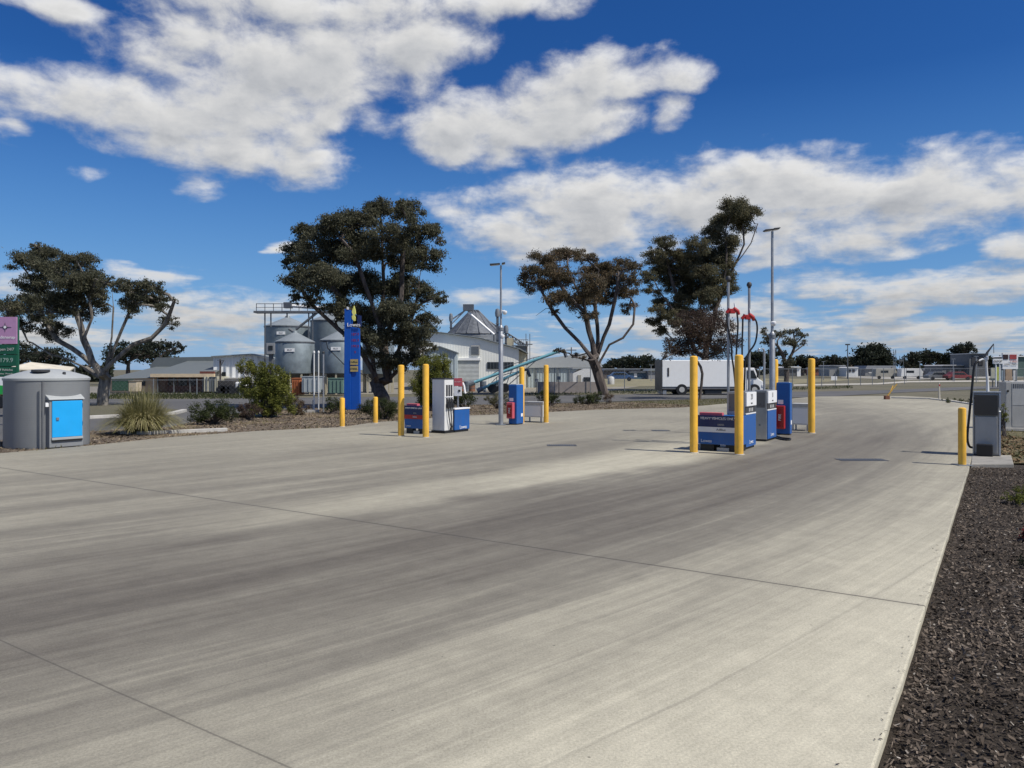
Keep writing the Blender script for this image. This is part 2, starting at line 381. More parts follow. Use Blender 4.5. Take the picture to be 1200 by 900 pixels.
# how much rubber each radius of the turn has collected
lane = n.ramp(n.mr(rw, 40, 64), [(0.0, .50), (0.25, .46), (0.33, .56), (0.42, .60), (0.50, .66), (0.55, .66), (0.585, .70), (0.625, .84), (0.665, 1.0), (0.71, .92), (0.75, .70), (0.79, .40), (0.83, .14), (0.88, .0), (1.0, .0)])
pale = n.m('MULTIPLY', n.m('MULTIPLY', n.mr(n.m('ABSOLUTE', n.m('SUBTRACT', rw, 53.7)), .3, 1.5, 1.0, 0.0, True), n.mr(X, -4, 0)), .75)
lane = n.mix(pale, lane, (.08, .08, .08))
far = n.mr(Y, 15, 30)
lane = n.mix(n.m('MULTIPLY', far, .8), lane, (.48, .48, .48))
amp = n.m('MULTIPLY', n.m('MULTIPLY_ADD', lane, 0.75, 0.30), n.mr(rr, 50, 55, .62, 1.0))
stk = n.m('ADD', n.m('MULTIPLY', n.m('SUBTRACT', s1, 0.5), n.mr(Y, 10, 30, .75, .28)), n.m('ADD', n.m('MULTIPLY', n.m('SUBTRACT', s2, 0.5), n.mr(Y, 12, 26, .42, .14)), n.m('MULTIPLY', n.m('SUBTRACT', s3, .5), 0.50)))
k = n.m('MULTIPLY_ADD', stk, amp, n.m('MULTIPLY', lane, 0.82))
s4 = n.noise(n.v('MULTIPLY', polar, (24, 0.5, 1)), 1.0, 4, 0.6, 0.5)
k = n.m('ADD', k, n.m('MULTIPLY', n.m('SUBTRACT', s4, .5), n.mr(Y, 4, 16, .40, .10)))
k = n.m('ADD', k, n.m('MULTIPLY', n.m('SUBTRACT', big, .5), .5), clamp=True)
grain = n.noise(co, 70, 4, 0.85); grain2 = n.noise(co, 4, 10, 0.78)
c = n.ramp(k, [(0.0, (0.515, 0.478, 0.368)), (0.10, (0.470, 0.436, 0.336)), (0.28, (0.355, 0.329, 0.256)), (0.55, (0.212, 0.195, 0.156)), (0.8, (0.146, 0.131, 0.106)), (1.0, (0.112, 0.099, 0.080))])
c = n.mix(1.0, c, n.ramp(grain, [(0.28, .66), (0.5, 1.0), (0.74, 1.30)]), 'MULTIPLY')
c = n.mix(1.0, c, n.ramp(grain2, [(0.3, .84), (0.7, 1.12)]), 'MULTIPLY')
# pits and crumbs
vor = n.n('ShaderNodeTexVoronoi'); vor.inputs['Scale'].default_value = 3.2; t.links.new(co, vor.inputs['Vector'])
c = n.mix(n.mr(vor.outputs['Distance'], 0.018, 0.035, 0.6, 0.0), c, (0.05, 0.045, 0.04))
# drips of oil, most of them where vehicles stop
vd = n.n('ShaderNodeTexVoronoi'); vd.inputs['Scale'].default_value = 0.9; t.links.new(n.v('ADD', co, n.v('SCALE', n.noise(co, 3, 3, .6, out='Color'), sc=.25)), vd.inputs['Vector'])
c = n.mix(n.m('MULTIPLY', n.mr(vd.outputs['Distance'], .05, .16, .42, 0), n.mr(n.noise(co, .35, 2, .5), .50, .62)), c, (.075, .068, .06))
# sawn joints
def lined(p, q, w, wobble=0.0):
    (x0, y0), (x1, y1) = p, q; L = math.hypot(x1 - x0, y1 - y0); nx, ny = -(y1 - y0) / L, (x1 - x0) / L
    dd = n.m('ADD', n.m('MULTIPLY', X, nx), n.m('MULTIPLY_ADD', Y, ny, -(nx * x0 + ny * y0)))
    if wobble: dd = n.m('ADD', dd, n.m('MULTIPLY', n.m('SUBTRACT', n.noise(co, 0.5, 3, .6), .5), wobble))
    return n.m('ABSOLUTE', dd)
j1 = lined(G(0, 548), G(1085, 710), .02, .05); j2 = lined(G(0, 750), G(340, 900), .02, .03)
j3 = lined(G(0, 513), G(1150, 565), .02); 
hgt = None
for dd, w0, st in ((j1, 0.008, .75), (j2, 0.0035, .5), (j3, 0.008, .15)):
    c = n.mix(n.mr(dd, w0, w0 * 2.2, st, 0.0), c, (0.045, 0.040, 0.035))
    c = n.mix(n.m('MULTIPLY', n.mr(dd, w0 * 2, w0 * 16, 0.35 * st, 0.0), n.mr(grain2, .4, .6)), c, (0.13, 0.12, 0.105))
# thin tyre arcs near the edge, a pale repair line
for r0, w0, st in ((60.1, .006, .22), (59.3, .006, .12)):
    dd = n.m('ABSOLUTE', n.m('SUBTRACT', n.m('ADD', rr, n.m('MULTIPLY', wob, 0.12)), r0))
    c = n.mix(n.m('MULTIPLY', n.mr(dd, w0, w0 * 2.5, st, 0.0), n.mr(s1, .4, .55)), c, (0.10, 0.092, 0.085))
t.links.new(c, b.inputs['Base Color']); t.links.new(n.mr(k, 0, 1, .88, .70), b.inputs['Roughness'])
b.inputs['Specular IOR Level'].default_value = 0.3
bp = n.n('ShaderNodeBump'); bp.inputs['Strength'].default_value = .35; bp.inputs['Distance'].default_value = .006
t.links.new(n.m('ADD', grain, n.m('MULTIPLY', grain2, 2.0)), bp.inputs['Height']); t.links.new(bp.outputs[0], b.inputs['Normal'])
conc_m = m
e0 = G(1135, 550); e1 = G(1025, 900); dl = Vector((e0[0] - e1[0], e0[1] - e1[1])).normalized()
def edge(s_): return (e1[0] + dl.x * s_, e1[1] + dl.y * s_)
_rj = random.Random(5)
def ej(s_):
    p = edge(s_); o_ = _rj.gauss(0, .0022); return (p[0] + dl.y * o_, p[1] - dl.x * o_)
pad = [edge(-40)] + [ej(q * .35 - 1) for q in range(45)] + [edge(16), edge(36.5), edge(38), (23.4, 37.3)] + [G(1120, 469), G(1090, 465.5), G(1060, 464), G(960, 464.5), G(860, 472), G(800, 477.5), G(700, 480), G(600, 485), G(530, 487.5), G(470, 493), G(440, 494.5), G(400, 500.5),
       G(300, 505), G(200, 512), G(105, 522), G(0, 531), G(-300, 560), (-30, -6)]
pad = [p for p in pad]
def slab(name, pts, z0, z1, m, k='structure', bevel=0.0):
    a = sum(pts[i][0] * pts[(i + 1) % len(pts)][1] - pts[(i + 1) % len(pts)][0] * pts[i][1] for i in range(len(pts)))
    if a < 0: pts = pts[::-1]
    mb = MB(); mb.prism(pts, 'z', z0, z1); o = mb.build(name, m, bevel=bevel)
    return kind(o, k) if k else o
slab('forecourt', pad, -.16, 0.0, conc_m, bevel=0.012)

# ---- asphalt
m = bpy.data.materials.new('asphalt'); m.use_nodes = True; t = m.node_tree; n = NT(t); b = t.nodes['Principled BSDF']
co = n.n('ShaderNodeNewGeometry').outputs['Position']
c = n.ramp(n.noise(co, .25, 6, .6), [(.3, (.070, .068, .066)), (.7, (.115, .111, .106))])
c = n.mix(n.mr(n.noise(co, 30, 5, .7), .4, .7, 0, .6), c, (.125, .122, .118)); t.links.new(c, b.inputs['Base Color']); b.inputs['Roughness'].default_value = .85
asph = m
road = [G(-400, 540), G(0, 512), G(105, 502), G(200, 497), G(235, 490), G(290, 480.5), G(400, 474.5), G(600, 472), G(740, 468), G(860, 465), G(955, 464.2), G(1020, 460.5), G(1060, 458.5), G(1200, 453), G(1400, 446),
        G(1400, 444), G(1200, 450), G(1100, 453.5), G(1040, 456), G(960, 457.5), G(860, 458.5), G(760, 460.5), G(640, 462.5), G(400, 464), G(200, 466), G(-100, 466), G(-900, 466)]
sheet('road', [(x, y) for x, y in road], -.085, asph)
sheet('footpath', [G(930, 451.2), G(1030, 449.6), G(1065, 447.4), G(1200, 446.2), G(1300, 444), G(1300, 443), G(1200, 444.6), G(1060, 446), G(1028, 448.2), G(930, 449.7)], -.08, mat('path_concrete', (.44, .41, .35), .9, vscale=1))
# yard track by the far huts
sheet('gravel_yard', [G(985, 441.6), G(1060, 444.6), G(1200, 441.5), G(1200, 440.2), G(1060, 441.5), G(1000, 440.4)], -.082, mat('yard_gravel', (.36, .34, .30), .95, vscale=.4))
sheet('silo_yard', [G(250, 461.5), G(700, 459), G(760, 450), G(300, 446)], -.095, mat('dusty_yard', (.22, .20, .16), .95, vscale=.5, var=.3))
sheet('building_apron', [G(100, 461.5), G(255, 460.5), G(300, 452), G(60, 452)], -.09, mat('apron_gravel', (.20, .185, .155), .95, vscale=.5, var=.25))
sheet('dry_paddock', [G(700, 452.5), G(930, 449.0), G(1010, 444), G(700, 441.5)], -.09, mat('dry_grass', (.21, .185, .105), .95, vscale=.5, var=.25))

# ---- planted beds
def bed(name, cols, sc, z, pts, bmp=1.0, k=None):
    m = bpy.data.materials.new(name + '_soil'); m.use_nodes = True; t = m.node_tree; n = NT(t); b = t.nodes['Principled BSDF']
    co = n.n('ShaderNodeNewGeometry').outputs['Position']
    f = n.noise(co, sc, 8, .72); g2 = n.noise(co, .6, 4, .6)
    c = n.ramp(f, [(.34, cols[0]), (.5, cols[1]), (.68, cols[2])]); c = n.mix(n.mr(g2, .50, .66, 0, .8), c, cols[3])
    t.links.new(c, b.inputs['Base Color']); b.inputs['Roughness'].default_value = .95; b.inputs['Specular IOR Level'].default_value = .2
    bp = n.n('ShaderNodeBump'); bp.inputs['Strength'].default_value = bmp; bp.inputs['Distance'].default_value = .03
    t.links.new(f, bp.inputs['Height']); t.links.new(bp.outputs[0], b.inputs['Normal'])
    return sheet(name, pts, z, m)
left_bed_pts = [G(-300, 560), G(0, 532), G(105, 523), G(200, 513), G(300, 506), G(400, 501), G(440, 495), G(470, 493.5), G(530, 488), G(600, 485.5), G(700, 480.5), G(800, 478),
                G(830, 474.5), G(740, 470.5), G(600, 473), G(400, 475), G(290, 482), G(235, 491), G(200, 498.5), G(105, 503.5), G(0, 514), G(-300, 535)]
bed('garden_bed', [(.05, .040, .032), (.13, .105, .080), (.26, .21, .155), (.27, .21, .13)], 11, -.045, left_bed_pts)
mul = [edge(-40), edge(0), edge(6), edge(11.75), (12.5, 9.6), (22, 6), (10, -30)]
m_right = [edge(-40), edge(0), edge(12), edge(13.5), (14, 12.6), (25, 14), (12, -30)]
bed('mulch_bed', [(.018, .014, .011), (.052, .042, .033), (.11, .09, .07), (.07, .056, .043)], 45, -.055, m_right)
bed('verge', [(.05, .045, .025), (.12, .105, .06), (.23, .19, .12), (.085, .09, .038)], 8, -.06, [edge(13.6), edge(24), edge(36), (24.5, 37.9), (40, 36), (30, 13.5)])
# straw and dry-leaf patches, white grit round the tank
rng = np.random.default_rng(7)
def inpoly(pts, x, y):
    ins = np.zeros(x.shape, bool); j = len(pts) - 1
    for i in range(len(pts)):
        xi, yi = pts[i]; xj, yj = pts[j]
        ins ^= ((yi > y) != (yj > y)) & (x < (xj - xi) * (y - yi) / (yj - yi + 1e-12) + xi); j = i
    return ins
def flakes(name, P, L, Wd, m, tilt=.5, seed=0):
    r = np.random.default_rng(seed); k = len(P); a = r.uniform(0, 2 * np.pi, k); L = L * r.uniform(.4, 1.5, k); Wd = Wd * r.uniform(.5, 1.4, k)
    u = np.stack([np.cos(a), np.sin(a), r.normal(0, tilt * .5, k)], 1); v = np.stack([-np.sin(a), np.cos(a), r.normal(0, tilt, k)], 1)
    u *= (L / 2)[:, None]; v *= (Wd / 2)[:, None]
    q = np.stack([P - u - v * .6, P + u - v, P + u * .8 + v, P - u + v], 1)
    return npmesh(name, q, 4, m)
def scatter_poly(pts, num, z, seed, dens=None):
    r = np.random.default_rng(seed); xs = [p[0] for p in pts]; ys = [p[1] for p in pts]
    x = r.uniform(min(xs), max(xs), num); y = r.uniform(min(ys), max(ys), num); ok = inpoly(pts, x, y)
    x, y = x[ok], y[ok]
    if dens is not None:
        o2 = r.random(len(x)) < dens(x, y); x, y = x[o2], y[o2]
    return np.stack([x, y, np.full(len(x), z) + r.uniform(0, .012, len(x))], 1)
near = [edge(-1.5), edge(0), edge(12.8), (12.5, 11.6), (11.0, 9.0), (6.5, 4.0), (3.4, 1.3)]
near = [(p[0] + .03, p[1]) for p in near]
P = scatter_poly(near, 330000, -.045, 3, lambda x, y: np.clip(9 / (y + .5) ** 1.0 / 2, 0, 1))
o = flakes('bark_mulch', P, .026, .009, leafm('bark_chips', [(.020, .016, .012), (.070, .054, .041), (.155, .122, .093), (.28, .23, .18)], 0, .8), .8, 4); kind(o, 'stuff')
P = scatter_poly(near, 15000, -.030, 5, lambda x, y: np.clip(9 / (y + .5) / 2, 0, 1))
o = flakes('pale_wood_chips', P, .020, .007, leafm('pale_chips', [(.14, .12, .10), (.26, .23, .19), (.42, .38, .33)], 0, .8), .7, 6); kind(o, 'stuff')
rs = np.random.default_rng(91); sv = rs.uniform(-1, 13, 150); off = rs.exponential(.045, 150)
P = np.stack([e1[0] + dl.x * sv - dl.y * off, e1[1] + dl.y * sv + dl.x * off, np.full(150, .006)], 1)
o = flakes('spilled_chips', P, .015, .006, leafm('bark_chips2', [(.02, .017, .015), (.06, .05, .044), (.14, .12, .10)], 0, .8), .2, 92); kind(o, 'stuff')
P = scatter_poly(left_bed_pts, 90000, -.035, 8)
o = flakes('leaf_litter', P, .055, .02, leafm('litter', [(.04, .030, .025), (.12, .09, .065), (.22, .17, .115), (.44, .37, .27)], 0, .8), .6, 9); kind(o, 'stuff')
P = scatter_poly([edge(13.6), edge(22), (13.5, 20), (16, 13.8)], 9000, -.045, 11)
o = flakes('fallen_leaves', P, .07, .03, leafm('litter2', [(.05, .035, .02), (.16, .11, .06), (.28, .20, .12)], 0, .8), .6, 12); kind(o, 'stuff')
# grass tufts over the verges
def blades(P, h, w, seed, lean=.4):
    r = np.random.default_rng(seed); k = len(P); a = r.uniform(0, 2 * np.pi, k); hh = h * r.uniform(.4, 1.3, k)
    side = np.stack([np.cos(a), np.sin(a), np.zeros(k)], 1) * w * r.uniform(.6, 1.3, k)[:, None]
    tip = P + np.stack([r.normal(0, lean, k) * hh, r.normal(0, lean, k) * hh, hh], 1)
    return np.stack([P - side, P + side, tip], 1)
verge_pts = [G(700, 479.8), G(800, 477.0), G(860, 471.5), G(950, 465.5), G(860, 466), G(740, 469)]
P = np.concatenate([scatter_poly(verge_pts, 16000, -.1, 21),
                    scatter_poly([edge(14.5), edge(36), (24.5, 37.9), (30, 36), (18, 14)], 14000, -.06, 22),
                    scatter_poly(left_bed_pts, 14000, -.045, 23, lambda x, y: np.where(np.sin(x * 1.7) * np.cos(y * 1.1) > .35, 1, .05))])
kind(npmesh('grass', blades(P, .10, .012, 24), 3, leaf_straw), 'stuff')
P = np.concatenate([scatter_poly([G(-50, 466), G(300, 466), G(300, 459.5), G(-50, 461)], 9000, -.1, 31),
                    scatter_poly([G(600, 462.3), G(860, 458.2), G(1000, 454), G(1000, 451.5), G(860, 455), G(600, 459)], 12000, -.1, 32)])
kind(npmesh('roadside_grass', blades(P, .16, .03, 33), 3, leaf_green), 'stuff')

# ---- kerbs
def kerb(name, pts, w, z0, z1, label, group=None):
    mb = MB()
    L = [Vector(p) for p in pts]
    for a, b_ in zip(L[:-1], L[1:]):
        d_ = (b_ - a).normalized(); nn = Vector((-d_.y, d_.x)) * w / 2
        mb.prism([tuple(a - nn), tuple(b_ - nn), tuple(b_ + nn), tuple(a + nn)], 'z', z0, z1)
    o = mb.build(name, kerbm, bevel=.01); return tag(o, label, 'kerb', group)
kerb('kerb', [G(143, 506.5), G(177, 507.5)], .16, -.06, .05, 'short grey kerb stone in front of the spiky tussock')
kerb('kerb', [G(178, 507.0), G(266, 503.5)], .16, -.06, .05, 'long pale kerb stone right of the spiky tussock')
sheet('traffic_island', [G(60, 489.5), G(105, 487.5), G(202, 483.2), G(216, 480), G(150, 472), G(60, 473)], -.035, ground_m)
kerb('kerb', [G(55, 490.5), G(105, 488), G(203, 483.4), G(216, 480.2)], .22, -.09, .03, 'white kerb curving round the island of the pale gum tree')
mb = MB(); mb.prism([G(290, 487), G(325, 487), G(322, 484.5), G(290, 484.8)], 'z', -.05, .06); tag(mb.build('concrete_pit_cover', conc, bevel=.01), 'low grey concrete cover among the bed plants left of the white pipes', 'pit cover')

# ---- forecourt drains
for i, (a, b_, c_, d_, lab) in enumerate([(640, 676, 520.5, 523.5, 'small dark drain grate in the concrete between the two islands'),
                                     (988, 1030, 536.5, 541.5, 'largest dark drain grate in the lane right of the central island'),
                                     (745 + 20, 783, 503.5, 505.5, 'faint far drain grate in the concrete left of the central island')]):
    x0, y0 = G(a, d_); x1, y1 = G(b_, c_)
    w = (x1 - x0) * .9; e = empty('drain_grate', ((x0 + x1) / 2, (y0 + y1) / 2, 0), 0, lab, 'drain')
    MB().box(-w / 2, w / 2, -.17, .17, -.01, .005).build('frame', dark, e)
    mb = MB()
    for q in range(12): mb.box(-w / 2 + .02 + q * (w - .06) / 12, -.0 - w / 2 + .035 + q * (w - .06) / 12, -.15, .15, .005, .010)
    mb.build('grate', galvd, e)

# ================================================================ TREES
def grow(root, trunk_pts, trunk_r, tips, r_tip, rnd, wig=.12, segl=.45, up=.25, limbs=()):
    """skeleton: nodes with parents; every tip joins the nearest node that does not lie above it"""
    nodes = [Vector(p) for p in trunk_pts]; par = [-1] + list(range(len(nodes) - 1)); fork0 = max(1, len(nodes) // 2)
    top0 = Vector(nodes[-1]); tips = sorted(tips, key=lambda q: -(Vector(q) - top0).length)
    ends = []; nt0 = len(nodes)
    for lb in limbs:
        lb = [Vector(p) for p in lb]; i = min(range(len(nodes)), key=lambda q: (nodes[q] - lb[0]).length); prev = i; cur = nodes[i]
        for p in lb:
            L = (p - cur).length; k = max(1, int(L / segl))
            for j in range(1, k + 1):
                q_ = cur.lerp(p, j / k)
                if j < k: q_ += Vector((rnd.gauss(0, 1), rnd.gauss(0, 1), rnd.gauss(0, 1))) * wig * .4 * segl
                nodes.append(q_); par.append(prev); prev = len(nodes) - 1
            cur = p
    for tp in tips:
        tp = Vector(tp); best = None
        for i in range(fork0, len(nodes)):
            dv = tp - nodes[i]; L = dv.length
            cost = L * (1 + .9 * max(0, -dv.z / max(L, .01)) ) + .25 * math.hypot(*(nodes[i] - nodes[len(trunk_pts) - 1]).xy) * 0
            cost += .18 * (nodes[i] - nodes[len(trunk_pts) - 1]).length * 0 + (0.0)
            # prefer leaving from nearer the fork: long sweeping limbs
            cost += (.02 if limbs else .16) * (nodes[i] - nodes[len(trunk_pts) - 1]).length
            if best is None or cost < best[0]: best = (cost, i)
        i = best[1]; a = nodes[i]; L = (tp - a).length; k = max(2, int(L / segl)); prev = i
        pd = (a - nodes[par[i]]).normalized() if par[i] >= 0 else Vector((0, 0, 1))
        c1 = a + (pd * .6 + Vector((0, 0, up))) * L * .38
        for j in range(1, k + 1):
            s_ = j / k; p = a * (1 - s_) ** 2 + c1 * 2 * s_ * (1 - s_) + tp * s_ * s_
            if j < k: p += Vector((rnd.gauss(0, 1), rnd.gauss(0, 1), rnd.gauss(0, 1))) * wig * segl
            nodes.append(p); par.append(prev); prev = len(nodes) - 1
        ends.append(prev)
    return nodes, par, ends
def skeleton_mesh(nodes, par, r_tip, r_base, ex=1.65, n=7, keep=None):
    ch = [[] for _ in nodes]
    for i, p in enumerate(par):
        if p >= 0: ch[p].append(i)
    load = [0.0] * len(nodes)
    for i in range(len(nodes) - 1, -1, -1):
        load[i] = 1.0 if not ch[i] else sum(load[c] for c in ch[i])
    top = load[0]; rad = [r_tip + (r_base - r_tip) * (l / top) ** (1 / ex) if True else 0 for l in load]
    mb = MB(); done = set()
    def chain(start, first):
        pts = [nodes[start]] if start >= 0 else []; rs = [min(rad[start], rad[first] * 1.25)] if start >= 0 else []; i = first
        while True:
            pts.append(nodes[i]); rs.append(rad[i])
            if not ch[i]: break
            cs = sorted(ch[i], key=lambda q: -load[q])
            for c in cs[1:]: chain_q.append((i, c))
            i = cs[0]
        if not ch[i]: rs[-1] *= .5
        if len(pts) > 1: mb.tube(pts, rs, n if max(rs) > .03 else 4, cap=False)
    chain_q = [(-1, 0)]
    while chain_q: chain(*chain_q.pop())
    return mb
def leaf_quads(P, L, Wd, seed, droop=.6):
    r = np.random.default_rng(seed); k = len(P)
    d_ = r.normal(0, 1, (k, 3)); d_[:, 2] -= droop * 1.6; d_ /= np.linalg.norm(d_, axis=1)[:, None]
    s_ = np.cross(d_, r.normal(0, 1, (k, 3))); s_ /= np.linalg.norm(s_, axis=1)[:, None] + 1e-9
    L = L * r.uniform(.6, 1.4, k); Wd = Wd * r.uniform(.6, 1.4, k)
    a = P - d_ * (L / 2)[:, None]; c = P + d_ * (L / 2)[:, None]; h = s_ * (Wd / 2)[:, None]
    return np.stack([a, P + h, c, P - h], 1)
def tree(name, label, cat, base_px, trunk_px, Y, clumps, lm, bm, r_base, leaf=(.16, .06), dens=1.0, depth=1.4, seed=1, group=None, twigs=9, droop=.6, fill=.5, bare=(), tipn=.012, sub=.34, up=.25, limbs=()):
    rnd = random.Random(seed); r = np.random.default_rng(seed)
    bx = (base_px - 600) * Y / F; s_ = Y / F
    root = empty(name, (bx, Y, -.1), 0, label, cat, group)
    def P3(px, py, dy=0.0):
        yy = Y + dy; x, z = XZ(px, py, yy); return Vector((x - bx, dy, z + .1))
    tr = [Vector((0, 0, 0))] + [P3(px, py, rnd.uniform(-.1, .1)) for px, py in trunk_px]
    C3 = []
    for (px, py, rx, ry) in clumps:
        dy = rnd.uniform(-1, 1) * depth
        C3.append((P3(px, py, dy), rx * s_, ry * s_))
    tips = [c - Vector((0, 0, rz * .3)) for c, rx, rz in C3] + [P3(px, py, rnd.uniform(-.5, .5)) for px, py in bare]
    nodes, par, ends = grow(None, tr, r_base, tips, .02, rnd, segl=max(.3, 14 * s_), up=up, limbs=[[P3(px, py, dd + rnd.uniform(-.15, .15)) for px, py in lb] for lb, dd in ((l, rnd.uniform(-.7, .7) * depth * .6) for l in limbs)])
    # ends come back in sorted order of tips; find twigs from the nearest node to every clump
    leaves = []; leafp = []
    for (c, rx, rz) in C3:
        i0 = min(range(len(nodes)), key=lambda i: (nodes[i] - (c - Vector((0, 0, rz * .3)))).length)
        nt = max(6, int(twigs * 3.2 * (rx * rz) ** .45)); ryd = (rx * rz) ** .5 * 1.1
        for q in range(nt):
            v = r.normal(0, 1, 3); v[2] = v[2] * .9 + .25; v /= np.linalg.norm(v); v *= r.uniform(.25, 1.12) ** .6
            e = c + Vector((v[0] * rx, v[1] * ryd, v[2] * rz)); a = nodes[i0]; midp = (a + e) / 2 + Vector((r.normal(0, .1), r.normal(0, .1), r.normal(0, .1) + .06)) * rx
            nodes.append(midp); par.append(i0); nodes.append(e); par.append(len(nodes) - 2)
            rc = sub * .68 * (rx * rz) ** .5 * r.uniform(.55, 1.4); k = int(dens * 22 * rc * rc / (leaf[0] * leaf[1]))
            w = r.normal(0, .52, (k, 3)) * rc * np.array([1.2, 1.2, .75]); w[:, 2] -= np.abs(r.normal(0, .18, k)) * rc
            leafp.append(w + np.array(e))
        k = int(dens * fill * 2.2 * (rx * rz) / (leaf[0] * leaf[1]))
        w = r.normal(0, 1, (k, 3)); w /= np.linalg.norm(w, axis=1)[:, None]; w *= (r.random(k) ** .5)[:, None] * np.array([rx, ryd, rz]) * .95
        leafp.append(w + np.array(c))
    skeleton_mesh(nodes, par, tipn, r_base).build('trunk', bm, root, smooth=True)
    LP = np.concatenate(leafp); npmesh('crown', leaf_quads(LP, leaf[0], leaf[1], seed + 5, droop), 4, lm, root)
    return root, len(LP)
nl = 0
T1 = [(48, 300, 28, 14), (25, 306, 14, 12), (60, 315, 28, 14), (95, 308, 20, 11), (80, 330, 32, 17), (42, 338, 20, 16), (105, 335, 18, 16), (28, 360, 22, 16), (55, 362, 24, 18), (78, 352, 22, 16), (8, 360, 14, 14), (66, 387, 17, 13),
      (114, 356, 10, 15), (150, 338, 16, 11), (166, 348, 17, 12), (186, 350, 16, 10), (152, 362, 11, 10), (196, 378, 13, 8), (88, 301, 16, 7), (126, 330, 9, 9), (97, 366, 14, 11), (178, 336, 16, 7), (204, 352, 5, 5), (158, 352, 15, 14), (172, 340, 16, 11), (190, 362, 10, 8), (120, 345, 10, 12), (112, 322, 12, 9), (44, 288, 11, 5), (26, 384, 16, 9)]
tree('gum_tree', 'large gum tree with pale forked limbs behind the round grey tank', 'tree', 120, [(121, 458), (124, 442)], 38, T1, leaf_gum, bark_pale, .27, limbs=[[(127, 420), (131, 395), (133, 360), (131, 338)], [(130, 420), (142, 388), (152, 365), (163, 330)], [(119, 438), (108, 424), (98, 398), (90, 368), (84, 345)], [(114, 440), (85, 424), (60, 416), (38, 402)], [(108, 428), (84, 408), (66, 398), (50, 372)], [(130, 426), (155, 404), (178, 396), (192, 382)], [(98, 398), (108, 372), (104, 345)]], seed=11, depth=1.8, bare=[(146, 352)], dens=.95, leaf=(.12, .042), fill=.9, sub=.42)
T2 = [(445, 245, 21, 12), (478, 247, 20, 13), (415, 262, 28, 15), (386, 262, 20, 13), (358, 272, 15, 13), (352, 300, 18, 18), (380, 293, 28, 20), (420, 292, 28, 20), (455, 278, 24, 17), (490, 270, 19, 14), (506, 268, 12, 8), (516, 282, 7, 6), (500, 300, 18, 14), (470, 305, 24, 17),
      (350, 328, 16, 11), (345, 348, 8, 10), (375, 328, 26, 17), (405, 333, 28, 18), (440, 335, 28, 18), (475, 335, 26, 17), (503, 346, 17, 11), (517, 352, 10, 7), (400, 362, 22, 12), (430, 372, 24, 16), (465, 368, 28, 18), (500, 378, 17, 11), (480, 395, 26, 16), (446, 400, 20, 16), (496, 408, 14, 11), (420, 392, 13, 12),
      (335, 308, 7, 7), (460, 424, 16, 12), (486, 420, 15, 10), (365, 352, 14, 7), (432, 250, 13, 9), (470, 240, 11, 6)]
tree('gum_tree', 'broad dense dark gum tree rising behind the blue price pylon', 'tree', 450, [(449, 468)], 36, T2, leaf_gum, bark_dark, .34, limbs=[[(441, 450), (437, 422), (424, 390), (402, 352), (378, 320)], [(455, 445), (451, 415), (446, 380), (450, 335), (448, 290)], [(456, 430), (474, 395), (488, 352), (495, 310)], [(440, 440), (420, 405), (385, 375), (360, 350)], [(446, 385), (430, 340), (415, 300)], [(452, 400), (470, 350), (472, 300), (480, 265)], [(460, 440), (486, 418)], [(436, 446), (404, 428), (384, 408)]], seed=21, depth=2.0, bare=[(372, 398)], dens=1.15, leaf=(.12, .045), fill=1.5, sub=.46)
T3 = [(640, 303, 18, 7), (665, 298, 24, 7), (688, 303, 13, 7), (625, 318, 14, 8), (648, 316, 22, 8), (615, 328, 8, 9), (633, 335, 18, 9), (664, 325, 18, 9), (700, 318, 18, 9), (722, 312, 20, 8), (742, 313, 10, 7), (690, 334, 20, 11), (720, 329, 20, 11), (742, 328, 9, 9),
      (655, 349, 16, 9), (680, 353, 18, 10), (708, 348, 18, 10), (733, 344, 13, 8), (736, 361, 10, 7), (650, 366, 6, 5), (690, 371, 12, 6), (656, 411, 7, 4), (674, 417, 5, 4), (684, 419, 5, 3)]
tree('gum_tree', 'flat-topped thin gum tree standing alone in front of the grey shed', 'tree', 708, [(703, 447), (699, 432)], 55, T3, leaf_gum3, bark_dark, .36, limbs=[[(694, 420), (680, 402), (662, 384), (646, 362), (635, 342)], [(697, 418), (690, 388), (684, 352), (668, 322)], [(700, 415), (700, 382), (697, 345), (700, 325)], [(703, 424), (714, 404), (730, 396), (742, 380), (744, 358)], [(702, 412), (714, 380), (721, 350), (725, 325)], [(698, 430), (688, 422), (672, 418)], [(684, 365), (664, 345), (648, 318)]], seed=32, depth=2.0, bare=[(628, 370), (672, 385)], dens=.80, leaf=(.15, .05), fill=1.6, sub=.50, up=.35)
T4 = [(860, 244, 20, 9), (880, 252, 11, 10), (847, 260, 14, 11), (868, 266, 12, 8), (835, 275, 13, 12), (850, 285, 14, 12), (816, 289, 12, 11), (780, 288, 14, 10), (768, 300, 12, 11), (776, 315, 15, 12), (806, 309, 14, 12), (830, 304, 15, 13), (849, 308, 12, 12), (760, 325, 8, 9), (785, 333, 15, 10),
      (815, 333, 16, 11), (840, 334, 13, 10), (854, 340, 9, 9), (765, 341, 11, 6), (800, 354, 13, 9), (830, 354, 13, 10), (776, 355, 11, 7), (765, 377, 9, 7), (774, 388, 9, 6), (782, 370, 12, 8), (770, 362, 8, 6), (790, 378, 9, 7), (852, 324, 11, 10), (845, 298, 14, 10), (826, 322, 18, 12), (800, 322, 18, 13), (790, 302, 14, 10), (833, 345, 14, 10), (806, 344, 14, 10), (862, 256, 14, 10), (812, 370, 16, 9), (790, 365, 12, 7)]
